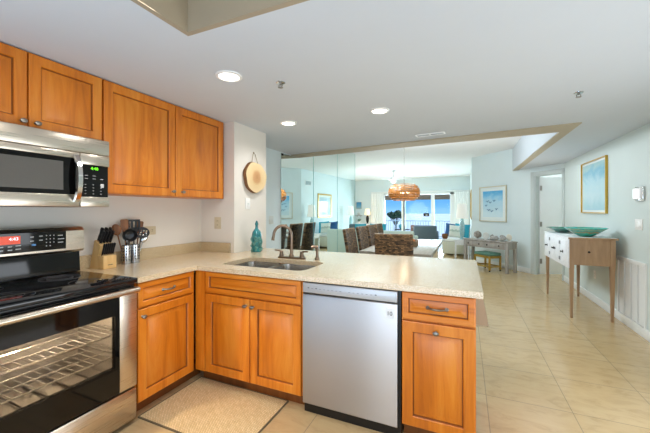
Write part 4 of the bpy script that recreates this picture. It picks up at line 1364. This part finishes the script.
for (bx, bz, s_) in ((-.16, .05, .07), (-.07, .02, .06), (.05, .06, .05), (-.12, -.16, .07), (-.02, -.19, .06), (.12, -.14, .05), (-.2, -.05, .05)):
    g.tube([(bx - s_, bz + .025, .0125), (bx - s_ * .4, bz + .03, .013), (bx, bz, .0135), (bx + s_ * .5, bz + .035, .013), (bx + s_, bz + .02, .0125)], [.002, .007, .010, .007, .002], 6)
g.build('painted_birds', plain('painted_bird_blue', '#3f6f96', 0.3), pt)
picture('framed_picture', 'gold framed pale seascape on the right living room wall', FXN((0.193, 11.065, 1.51)), 1.14, 0.90, 0.05, 'gold', 'art_gold', 0.08)
picture('framed_picture', 'small blue print on the far wall left of the balcony curtain', FY((-4.55, YB, 1.56)), 0.28, 0.33, 0.012, 'silverframe', 'art_blue', 0.0)

# vent high on the living wall
t = thing('wall_vent', 'grey air vent high on the right living room wall', 'vent', (0.193, 9.80, 2.29))
g = MB(); g.prism([(-.21, -.09), (.21, -.09), (.21, .09), (-.21, .09)], 0, .012, holes=[[(-.19, -.07), (-.19, .07), (.19, .07), (.19, -.07)]], mtx=FXN()); g.build('frame', 'white', t)
g = MB()
for k in range(7):
    g.box((-.19, -.07 + k * .020, .003), (.19, -.060 + k * .020, .010), mtx=FXN())
g.build('louver', plain('grey_louver', '#8fa3a6', 0.5), t)

# ================================================================== DINING
rug = MB(); rug.box((-2.30, 4.10, 0.0005), (0.25, 7.2, 0.010), .003)
tag(rug.build('dining_rug', 'rug'), 'beige and brown abstract rug under the dining table', 'rug')
tb = thing('dining_table', 'long whitewashed rectangular dining table below the shell pendant', 'table', (-0.895, 5.50, 0.010))
g = MB(); g.box((-.495, -1.12, 0.70), (.495, 1.12, 0.750), .006); g.build('tabletop', 'tabletop', tb)
g = MB(); g.prism([(-.26, -.86), (.26, -.86), (.26, .86), (-.26, .86)], 0.61, 0.699, holes=[[(-.24, -.84), (.24, -.84), (.24, .84), (-.24, .84)]]); g.build('apron', 'tabletop', tb)
for sx in (-1, 1):
    for s_ in (-1, 1):
        g = MB(); lo = []
        for z, k in ((0, .05), (.55, .075), (.699, .085)):
            cx, cy = sx * .20, s_ * .80
            lo.append([(cx - k / 2, cy - k / 2, z), (cx + k / 2, cy - k / 2, z), (cx + k / 2, cy + k / 2, z), (cx - k / 2, cy + k / 2, z)])
        g.rings(lo); g.build('leg', 'tabletop', tb)
# centrepiece tray with oranges
tr = thing('wooden_tray', 'small weathered wooden box in the middle of the dining table', 'tray', (-0.80, 5.35, 0.761), R(3))
g = MB(); g.prism([(-.09, -.22), (.09, -.22), (.09, .22), (-.09, .22)], 0.0, 0.09, holes=[[(-.078, -.208), (.078, -.208), (.078, .208), (-.078, .208)]]); g.box((-.079, -.209, 0.0), (.079, .209, .012)); g.build('box', 'crate', tr)
for k, (a, b) in enumerate(((-.02, -.13), (.015, -.02), (-.01, .10))):
    o = MB().ball((0, 0, 0), .048, 14, 10).build('orange', 'orange', loc=(-0.80 + a, 5.35 + b, 0.761 + .013 + .048))
    tag(o, 'round orange lying in the wooden box on the dining table', 'fruit', 'oranges in the wooden box')

def make_chair(label):
    """wicker parsons chair facing +Y, origin on the floor under the seat centre"""
    t = thing('dining_chair', label, 'chair', (0, 0, 0), 0, 'wicker dining chairs round the table')
    g = MB()
    def fn(u, v):
        x = (u - .5) * .47
        z = 0.30 + v * 0.738
        y = -0.235 - 0.10 * v ** 1.4 + 0.035 * (2 * u - 1) ** 2 * 1.0 - .02
        nx = -0.3 * (2 * u - 1)
        return (x, y, z), (nx, -1, -0.14)
    g.slab(fn, 10, 12, 0.055, (0.47, 0.74))
    b = g.build('backrest', 'wicker', t)
    bv = b.modifiers.new('bevel', 'BEVEL'); bv.width = .012; bv.segments = 2; bv.limit_method = 'ANGLE'; bv.angle_limit = R(50)
    g = MB(); g.box((-.24, -.22, .36), (.24, .24, .45), .02, 3); g.build('seat', 'wicker_seat', t)
    for sx in (-1, 1):
        for (y, yy) in ((.20, .20), (-.22, -.26)):
            g = MB(); g.tube([(sx * .205, y, .38), (sx * .205, yy, 0)], [.024, .017], 8); g.build('leg', 'iron', t)
    return t
ch = make_chair('brown wicker dining chair at the near end of the table, back to the peninsula')
ch.location = (-0.815, 4.245, 0.013)
lefts = [(-1.37, 4.78, 'nearest the kitchen'), (-1.37, 5.42, 'second from the kitchen'), (-1.37, 6.05, 'third from the kitchen'), (-1.37, 6.65, 'farthest from the kitchen')]
for x, y, s_ in lefts:
    dup(ch, (x, y, 0.013), R(-90), 'wicker dining chair on the mirror side of the table, ' + s_)

# pendant
pn = thing('pendant_lamp', 'round flattened amber shell pendant lamp hanging by a chain over the dining table', 'pendant lamp', (-1.05, 6.08, HC))
zc = 1.675 - HC
g = MB(); g.lathe([(0.065, 0), (0.06, -.02), (0.02, -.035)], 20); g.build('canopy', 'chrome', pn)
g = MB()
nl = 30
for k in range(nl):
    z = -.035 - (abs(zc) - .035 - .165) * (k + .5) / nl
    hl = (abs(zc) - .20) / nl * .62
    pts = [(0.008 * math.cos(2 * PI * q / 8) * (1 if k % 2 else 0) , 0.008 * math.cos(2 * PI * q / 8) * (0 if k % 2 else 1), z + hl * math.sin(2 * PI * q / 8)) for q in range(8)]
    g.tube(pts, .0022, 5, closed=True)
g.build('chain', 'pewter', pn)
g = MB()
for i, la in enumerate((-62, -44, -29, -15, 0, 15, 29, 44, 62)):
    rr = .285 * math.cos(R(la)) ** .55
    zz = zc + .165 * math.sin(R(la))
    n_ = int(2 * PI * rr / .040)
    for k in range(n_):
        q = 2 * PI * (k + .5 * (i % 2)) / n_
        nm = Vector((math.cos(q) * math.cos(R(la)), math.sin(q) * math.cos(R(la)), 1.6 * math.sin(R(la)))).normalized()
        tx = Vector((-math.sin(q), math.cos(q), 0))
        ty = nm.cross(tx)
        tl = random.uniform(-.35, .35)
        tx2 = tx * math.cos(tl) + nm * math.sin(tl)
        nm2 = tx2.cross(ty)
        g.lathe([(.021, 0), (.0215, .001), (.021, .002)], 10, mtx=basis(tx2, ty, nm2, (rr * math.cos(q), rr * math.sin(q), zz)))
g.build('shell_shade', 'shell', pn)
g = MB()
for la in (-50, -20, 20, 50):
    rr = .275 * math.cos(R(la)) ** .55
    g.tube([(rr * math.cos(2 * PI * k / 40), rr * math.sin(2 * PI * k / 40), zc + .165 * math.sin(R(la))) for k in range(40)], .003, 5, closed=True)
for k in range(4):
    q = PI / 2 * k
    g.tube([(.275 * math.cos(R(la)) ** .55 * math.cos(q), .275 * math.cos(R(la)) ** .55 * math.sin(q), zc + .165 * math.sin(R(la))) for la in (-60, -40, -20, 0, 20, 40, 60, 85)], .003, 5)
g.tube([(0, 0, zc + .165), (0, 0, zc + .02)], .010, 8)
g.build('wire_frame', 'pewter', pn)
g = MB()
for k in range(3):
    q = 2 * PI * k / 3
    g.ball((.07 * math.cos(q), .07 * math.sin(q), zc), .028, 12, 8)
g.build('bulb', 'bulb', pn)
light('pendant_glow', 'POINT', (-1.05, 6.08, 1.675), 4, (1.0, 0.84, 0.62), shadow_soft_size=0.08)

# ================================================================== LIVING ROOM
def cushioned(mb, a, b, bev=.05):
    return mb.box(a, b, bev, 4)
sf = thing('sofa', 'mint green sofa seen from behind beyond the dining table', 'sofa', (-2.27, 8.45, 0))
g = MB(); cushioned(g, (-1.05, -.02, .0), (1.05, .20, .79), .05); g.build('back', 'mint', sf)
g = MB(); cushioned(g, (-1.05, .205, .0), (1.05, .92, .40), .03); g.build('base', 'mint', sf)
for sx in (-1, 1):
    g = MB(); cushioned(g, (sx * .95 - .10, .206, .12), (sx * .95 + .10, .93, .62), .04); g.build('arm', 'mint', sf)
for k in (-1, 1):
    g = MB(); cushioned(g, (k * .42 - .415, .21, .402), (k * .42 + .415, .93, .52), .04); g.build('seat_cushion', 'mint', sf)
def pillow(x, y, z, w_, h_, t_, rot, mat, label, group=None):
    g = MB()
    N = 10
    A = []
    vs = []
    for sgn in (1, -1):
        for j in range(N + 1):
            for i in range(N + 1):
                u, v = 2 * i / N - 1, 2 * j / N - 1
                th = t_ / 2 * ((1 - u ** 4) * (1 - v ** 4)) ** .5
                cx = 1 - .06 * (1 - v * v)
                cy = 1 - .06 * (1 - u * u)
                vs.append((u * w_ / 2 * cx, sgn * th, v * h_ / 2 * cy))
    n1 = (N + 1) ** 2
    f = []
    for b in (0, n1):
        for j in range(N):
            for i in range(N):
                q = (b + j * (N + 1) + i, b + j * (N + 1) + i + 1, b + (j + 1) * (N + 1) + i + 1, b + (j + 1) * (N + 1) + i)
                f.append(q if b == 0 else q[::-1])
    g._add(vs, f)
    bmesh.ops.remove_doubles(g.bm, verts=g.bm.verts[:], dist=1e-5)
    o = g.build('throw_pillow', mat, loc=(x, y, z), rot=rot)
    return tag(o, label, 'pillow', group)
pillow(-2.25, 8.80, .745, .48, .43, .15, (R(-12), 0, 0), 'teal_fabric', 'bright teal pillow in the middle of the mint sofa')
pillow(-2.83, 8.80, .745, .48, .43, .15, (R(-12), 0, 0), 'teal_fabric', 'bright teal pillow at the left end of the mint sofa')

ac = thing('armchair', 'slate blue high backed armchair beyond the far end of the dining table', 'armchair', (-1.22, 11.0, 0))
g = MB(); g.box((-.37, -.03, .12), (.37, .17, .83), .05, 4); g.build('back', 'slate', ac)
g = MB(); g.box((-.37, .175, .12), (.37, .80, .44), .04, 3); g.build('seat', 'slate', ac)
for sx in (-1, 1):
    g = MB(); g.box((sx * .32 - .06, .176, .14), (sx * .32 + .06, .80, .62), .04, 3); g.build('arm', 'slate', ac)
    for y in (.05, .72):
        g = MB(); g.tube([(sx * .36, y, .14), (sx * .36, y, 0)], [.025, .018], 8); g.build('leg', 'crate', ac)

# white chaise with pillows along the right living wall
ds = thing('chaise', 'cream chaise with white seat along the right living room wall', 'sofa', (-0.22, 10.1, 0))
g = MB(); g.box((-.40, 0, .05), (.36, 1.9, .40), .02, 3); g.build('base', 'cream', ds)
g = MB(); g.box((-.41, -.01, .402), (.36, 1.9, .485), .03, 3); g.build('seat_cushion', plain('white_seat_cloth', '#f0f2ee', .8, var=.02, nscale=50), ds)
g = MB(); g.box((.20, .95, .488), (.38, 1.9, .80), .05, 3); g.build('back', 'cream', ds)
pillow(-0.36, 10.66, .715, .42, .42, .12, (R(-14), R(6), 0), 'blue_fabric', 'navy blue pillow behind the printed pillow on the cream chaise')
pillow(-0.245, 10.29, .700, .40, .38, .12, (R(-14), R(5), 0), 'cushion_print', 'off white leaf print pillow in front on the cream chaise')
pillow(-0.08, 10.47, .720, .42, .42, .12, (R(-14), R(6), 0), 'teal_fabric', 'bright teal pillow behind the printed pillow on the cream chaise')
bk = MB(); bk.lathe([(.06, 0), (.085, .05), (.09, .11), (.075, .15), (.065, .15), (.08, .10), (.07, .02), (.002, .015)], 18)
tag(bk.build('woven_basket', 'bark', loc=(-0.55, 10.17, .486)), 'small round brown basket at the left edge of the cream chaise', 'basket')

# end tables and table lamps
def end_table(x, y, z, label):
    t = thing('end_table', label, 'table', (x, y, 0))
    g = MB(); g.box((-.20, -.20, z - .03), (.20, .20, z), .004); g.build('top', 'white_wood', t)
    g = MB(); g.box((-.18, -.18, z - .15), (.18, .18, z - .031), .003); g.build('drawer_box', 'white_wood', t)
    for sx in (-1, 1):
        for s_ in (-1, 1):
            g = MB(); g.box((sx * .165 - .018, s_ * .165 - .018, 0), (sx * .165 + .018, s_ * .165 + .018, z - .151)); g.build('leg', 'white_wood', t)
def table_lamp(x, y, z, h, label, shade='shade', base='aqua_glass', r=.17):
    t = thing('table_lamp', label, 'lamp', (x, y, z + .0005))
    hb = h * .57
    g = MB(); g.lathe([(.055, 0), (.055, .015), (.035, .03), (.055, hb * .25), (.068, hb * .55), (.06, hb * .8), (.03, hb * .95), (.015, hb)], 20); g.build('lamp_base', base, t)
    g = MB(); g.tube([(0, 0, hb - .01), (0, 0, hb + .06)], .008, 8); g.lathe([(.012, h - .005), (.012, h + .02), (.002, h + .03)], 10); g.tube([(0, 0, hb + .05), (0, 0, h)], .003, 6); g.build('stem', 'chrome', t)
    z0, z1 = hb + .02, h
    g = MB(); g.lathe([(r, z0), (r * .72, z1), (r * .72 - .003, z1), (r - .003, z0)], 28, close=True); g.build('lamp_shade', shade, t)
end_table(-0.075, 9.62, 0.535, 'small white end table under the lamp beside the grey console')
table_lamp(-0.075, 9.58, 0.535, 0.98, 'large white shaded lamp with aqua glass base beside the cream chaise', r=.155)
end_table(-0.10, 13.0, 0.535, 'small white end table in the far right corner of the living room')
table_lamp(-0.10, 13.0, 0.535, 0.98, 'white shaded lamp in the far right corner of the living room', r=.155)

# far wall: low console with lamp, plant and pottery
fc = thing('console_table', 'low white console table against the far wall left of the curtain', 'console table', (-4.25, 13.92, 0))
g = MB(); g.box((-.55, -.2, .70), (.55, .2, .735), .004); g.build('top', 'white_wood', fc)
g = MB(); g.box((-.52, -.18, .56), (.52, .18, .699)); g.build('apron', 'white_wood', fc)
for sx in (-1, 1):
    for s_ in (-1, 1):
        g = MB(); g.box((sx * .50 - .02, s_ * .16 - .02, 0), (sx * .50 + .02, s_ * .16 + .02, .559)); g.build('leg', 'white_wood', fc)
table_lamp(-4.03, 13.92, .735, .66, 'small lamp with lit cream shade on the console by the far wall', 'shade_warm', 'iron', .13)
light('far_lamp_glow', 'POINT', (-4.03, 13.92, 1.24), 4, (1, .8, .55), shadow_soft_size=.05)
pl = thing('potted_plant', 'small leafy plant in a white pot on the far console', 'plant', (-4.45, 13.95, .7355))
g = MB(); g.lathe([(.05, 0), (.065, .09), (.06, .092), (.05, .05), (.001, .05)], 16); g.build('pot', 'white_plastic', pl)
g = MB()
for k in range(28):
    q = random.random() * 2 * PI
    r_ = random.uniform(.03, .13); z = random.uniform(.10, .22)
    a = Vector((math.cos(q), math.sin(q), 0))
    p0 = a * .02 + Vector((0, 0, .07)); p1 = a * r_ + Vector((0, 0, z)); p2 = a * (r_ + .05) + Vector((0, 0, z - .01))
    sd = Vector((-a.y, a.x, 0)) * .022
    g.rings([[tuple(p0), tuple(p0 + Vector((0, 0, .003))), tuple(p0 + Vector((0, 0.002, .003)))], [tuple(p1 - sd), tuple(p1 + Vector((0, 0, .004))), tuple(p1 + sd)], [tuple(p2), tuple(p2 + Vector((0, 0, .002))), tuple(p2 + Vector((0, 0.001, 0)))]])
g.build('leaves', plain('sage_leaf', '#6d8f7c', .6, var=.2), pl)
sh = thing('wall_shelf', 'small grey wall shelf with pottery below the blue print', 'shelf', (-4.55, YB, 1.10))
g = MB(); g.box((-.16, -.14, -.02), (.16, -.001, 0.0), .003); g.build('board', 'greywood', sh)
g = MB(); g.box((-.10, -.02, -.09), (-.08, -.001, -.021)); g.box((.08, -.02, -.09), (.10, -.001, -.021)); g.build('bracket', 'greywood', sh)
o = MB().lathe([(.035, 0), (.06, .05), (.065, .09), (.04, .13), (.03, .15), (.025, .15), (.035, .12), (.001, .02)], 18).build('pottery_jar', 'coral', loc=(-4.55, YB - .075, 1.1005))
tag(o, 'small pale pottery jar on the far wall shelf', 'jar')

# drapes
def drape(x0, x1, label):
    g = MB()
    n_ = 60
    A = []
    for k in range(n_ + 1):
        x = x0 + (x1 - x0) * k / n_
        A.append((x, YB - .10 + .012 * math.sin(k / n_ * (x1 - x0) / .075 * 2 * PI)))
    B = [(x, y + .006) for x, y in reversed(A)]
    g.prism(A + B, 0.01, 2.10)
    tag(g.build('curtain', 'drape'), label, 'curtain', 'white drapes at the balcony door')
drape(-3.95, -3.36, 'white pleated drape at the left side of the balcony door')
drape(-0.42, 0.17, 'white pleated drape at the right side of the balcony door')
# small dark plaque on the glass
t = thing('door_plaque', 'small dark rectangular plaque on the middle glass pane of the balcony door', 'sign', (-1.53, YB + .04, 1.14))
g = MB(); g.box((-.12, -.012, -.07), (.12, -.0005, .07), .004); g.build('plate', 'iron', t)
g = MB(); g.box((-.03, -.013, -.035), (.05, -.0121, .01)); g.build('pale_mark', 'print', t)

# balcony: patio table, planters; palm-like tree beyond
pt = thing('patio_table', 'low dark patio table on the balcony behind the glass door', 'table', (-2.75, 15.4, -.02))
g = MB(); g.lathe([(.36, .42), (.36, .45), (.001, .45)], 28); g.lathe([(.02, .42), (.02, .03)], 10); g.build('top', 'iron', pt)
g = MB(); g.lathe([(.24, 0), (.22, .025), (.03, .035)], 20); g.build('base', 'iron', pt)
o = MB().lathe([(.06, 0), (.12, .07), (.13, .15), (.10, .22), (.085, .23), (.095, .2), (.10, .1), (.001, .03)], 20).build('planter', 'teal_ceramic', loc=(-2.78, 15.4, .4305))
tag(o, 'round teal planter on the balcony table', 'planter')
o = MB().box((-.19, -.12, 0), (.19, .12, .26), .02).build('planter_box', 'terracotta', loc=(-2.14, 15.35, .375))
tag(o, 'brown planter box on the balcony stand behind the sofa', 'planter')
o = MB().box((-.20, -.13, 0), (.20, .13, .392), .01).build('planter_stand', 'iron', loc=(-2.14, 15.35, -.018))
tag(o, 'dark stand under the brown planter box on the balcony', 'stand')
trr = thing('tree', 'dark leafy tree top showing beyond the balcony railing', 'tree', (-3.50, 17.6, -6.42))
g = MB(); g.tube([(0, 0, 0), (.1, 0, 3), (-.05, 0, 5.6), (0.02, 0, 7.1), (.1, 0, 7.4)], [.16, .13, .09, .05, .03], 10)
for k in range(6):
    q = 2 * PI * k / 6
    g.tube([(0, 0, 6.9), (.2 * math.cos(q), .15 * math.sin(q), 7.2), (.38 * math.cos(q), .3 * math.sin(q), 7.45)], [.03, .02, .01], 6)
g.build('trunk', 'trunk', trr)
g = MB()
for k in range(420):
    while True:
        p = Vector((random.uniform(-1, 1), random.uniform(-1, 1), random.uniform(-1, 1)))
        if .25 < p.length < 1:
            break
    p = Vector((p.x * .46, p.y * .4, p.z * .20 + 7.5 + .05 * math.sin(p.x * 5)))
    s_ = random.uniform(.03, .06)
    a = Vector((random.uniform(-1, 1), random.uniform(-1, 1), random.uniform(-.5, 1))).normalized()
    b = a.orthogonal().normalized() * s_
    a = a * s_ * 1.8
    cdir = a.cross(b).normalized() * .004
    g.rings([[tuple(p - a), tuple(p - a + cdir), tuple(p - a + cdir * 1.1)], [tuple(p - b), tuple(p + cdir * 2), tuple(p + b)], [tuple(p + a), tuple(p + a + cdir), tuple(p + a + cdir * 1.1)]])
g.build('foliage', 'leaf', trr)

# ceiling fan with light
cf = thing('ceiling_fan', 'white ceiling fan with a small light hanging in the living room', 'ceiling fan', (-2.3, 11.2, HC))
g = MB(); g.lathe([(.07, 0), (.06, -.04), (.018, -.05), (.018, -.22), (.06, -.23), (.10, -.26), (.10, -.32), (.05, -.34)], 20); g.build('motor', 'white', cf)
for k in range(4):
    q = PI / 2 * k + .4
    g = MB(); g.box((.09, -.06, -.30), (.62, .06, -.292), .003); b = g.build('blade', 'white', cf); b.rotation_euler = (0, 0, q)
g = MB(); g.lathe([(.05, -.341), (.10, -.36), (.09, -.41), (.05, -.44), (.001, -.445)], 20); g.build('light_bowl', plain('lit_fan_glass', '#ffffff', .4, emit='#fff6e6', estr=0.3), cf)

# ================================================================== GREY CONSOLE, STOOL AND DECOR
CA = Vector((0.82, 7.64, 0))
cdir = (Vector((-0.03, 8.30, 0)) - CA)
CL = cdir.length
cdir.normalize()
cnrm = Vector((-cdir.y, cdir.x, 0))
if cnrm.dot(-CA) < 0:
    cnrm = -cnrm                       # towards the camera
# local: u from the left front corner to the right front corner, v depth away from the viewer
CM_o = CA + cdir * CL
crz = math.atan2(-cdir.y, -cdir.x)
gc = thing('console_table', 'weathered grey console table with two drawers against the diagonal wall', 'console table', tuple(CM_o), crz)
CD, CH = 0.33, 0.668
g = MB(); g.box((-.015, -.015, CH - .025), (CL + .015, CD + .01, CH), .004); g.build('top', 'greywood', gc)
g = MB(); g.box((.01, .006, .50), (CL - .01, CD, CH - .026)); g.build('apron', 'greywood', gc)
for (a, b) in ((0, 0), (CL - .06, 0), (0, CD - .05), (CL - .06, CD - .05)):
    g = MB(); g.box((a, b, 0), (a + .06, b + .05, CH - .026), .003); g.build('leg', 'greywood', gc)
for k in range(2):
    a = .075 + k * (CL - .15 + .02) / 2
    g = MB(); g.box((a, -.006, .525), (a + (CL - .15) / 2 - .02, .005, .625), .002); d = g.build('drawer', 'greywood', gc)
    for q in (.14, .76):
        g = MB(); g.lathe([(.014, 0), (.008, .006), (.015, .016), (.006, .022)], 12, mtx=basis((1, 0, 0), (0, 0, 1), (0, -1, 0), (a + ((CL - .15) / 2 - .02) * q, -.006, .572))); g.build('knob', 'iron', d)

st = thing('stool', 'low gold framed stool with sea green padded top tucked under the grey console', 'stool', (0.46, 8.00, 0), math.atan2(0.34, -0.303) - PI / 2 )
g = MB(); g.box((-.165, -.225, .34), (.165, .225, .405), .02, 3); g.build('cushion', 'seagreen_pad', st)
g = MB(); g.prism([(-.165, -.225), (.165, -.225), (.165, .225), (-.165, .225)], .29, .339, holes=[[(-.14, -.2), (.14, -.2), (.14, .2), (-.14, .2)]]); g.build('frame', 'brass', st)
for sx in (-1, 1):
    for s_ in (-1, 1):
        g = MB(); g.box((sx * .148 - .017, s_ * .208 - .017, .035), (sx * .148 + .017, s_ * .208 + .017, .2895), .003); lg = g.build('leg', 'brass', st)
        g = MB(); g.ball((sx * .148, s_ * .208, .018), .018, 10, 8); g.build('caster', 'iron', lg)
g = MB(); g.box((-.131, -.216, .09), (.131, -.200, .12)); g.box((-.131, .200, .09), (.131, .216, .12)); g.box((-.156, -.19, .09), (-.140, .19, .12)); g.box((.140, -.19, .09), (.156, .19, .12)); g.build('stretcher', 'brass', st)

def on_console(u, v):
    p = CM_o - cdir * u - cnrm * v
    return (p.x, p.y, CH + .0005)
# twig orb on its stand
p = on_console(.28, .13)
t = thing('twig_orb', 'round silvery woven twig ball at the left of the grey console', 'ornament', p)
g = MB(); g.lathe([(.05, 0), (.045, .012), (.012, .02)], 16); g.build('stand', 'greywood', t)
g = MB(); g.ball((0, 0, .105), .062, 14, 10)
for k in range(16):
    ax = Vector((random.uniform(-1, 1), random.uniform(-1, 1), random.uniform(-1, 1))).normalized()
    o1 = ax.orthogonal().normalized(); o2 = ax.cross(o1)
    rr = random.uniform(.074, .084)
    g.tube([tuple(Vector((0, 0, .105)) + (o1 * math.cos(2 * PI * q / 20) + o2 * math.sin(2 * PI * q / 20)) * rr) for q in range(20)], .005, 5, closed=True)
g.build('ball', 'orb', t)
p = on_console(.47, .16)
t = thing('shell_disc', 'flat pale round shell disc standing next to the twig ball', 'ornament', p, crz)
g = MB(); g.box((-.03, -.02, 0), (.03, .02, .012), .003); g.build('stand', 'white_plastic', t)
g = MB(); g.lathe([(.02, -.008), (.075, -.006), (.080, 0), (.075, .006), (.02, .010)], 28, mtx=basis((1, 0, 0), (0, 0, 1), (0, -1, 0), (0, 0, .088))); g.build('disc', 'coral', t)
p = on_console(.70, .13)
t = thing('carved_fish', 'knotty grey driftwood carving near the right end of the grey console', 'ornament', p, crz)
g = MB()
g.tube([(-.10, 0, .03), (-.05, 0, .05), (0, 0, .055), (.05, 0, .06), (.09, 0, .045)], [.03, .045, .05, .045, .02], 12)
g.tube([(-.08, 0, .05), (-.09, .0, .09), (-.05, 0, .12), (-.02, 0, .09)], [.02, .022, .02, .018], 10)
g.build('carving', 'driftwood', t)
p = on_console(.93, .10)
t = thing('conch_shell', 'grey spiralled conch shell beside the driftwood carving', 'shell', p, crz)
g = MB()
pts, rad = [], []
for k in range(26):
    q = k / 25
    rr = .055 * (1 - q) ** .8
    pts.append((-.06 + .13 * q + rr * .3 * math.cos(q * 14), rr * .6 * math.sin(q * 14), .062 + rr * .3 * math.sin(q * 14 + 1)))
    rad.append(.055 * (1 - q) ** .9 + .006)
g.tube(pts, rad, 12); g.build('shell', 'driftwood', t)
p = on_console(.98, .20)
t = thing('coral_ornament', 'cream fan coral ornament at the back right of the grey console', 'ornament', p, crz)
g = MB(); g.box((-.04, -.025, 0), (.04, .025, .015), .003); g.build('stand', 'white_plastic', t)
g = MB(); g.ball((0, 0, .085), 1, 16, 10, None, (.065, .022, .072)); g.build('fan', plain('cream_coral', '#dcd6c4', .7, var=.15, nscale=60), t)

# bedroom light behind the open door
light('bedroom_glow', 'POINT', (2.6, 9.2, 2.2), 80, (0.90, 0.96, 1.0), shadow_soft_size=0.3)
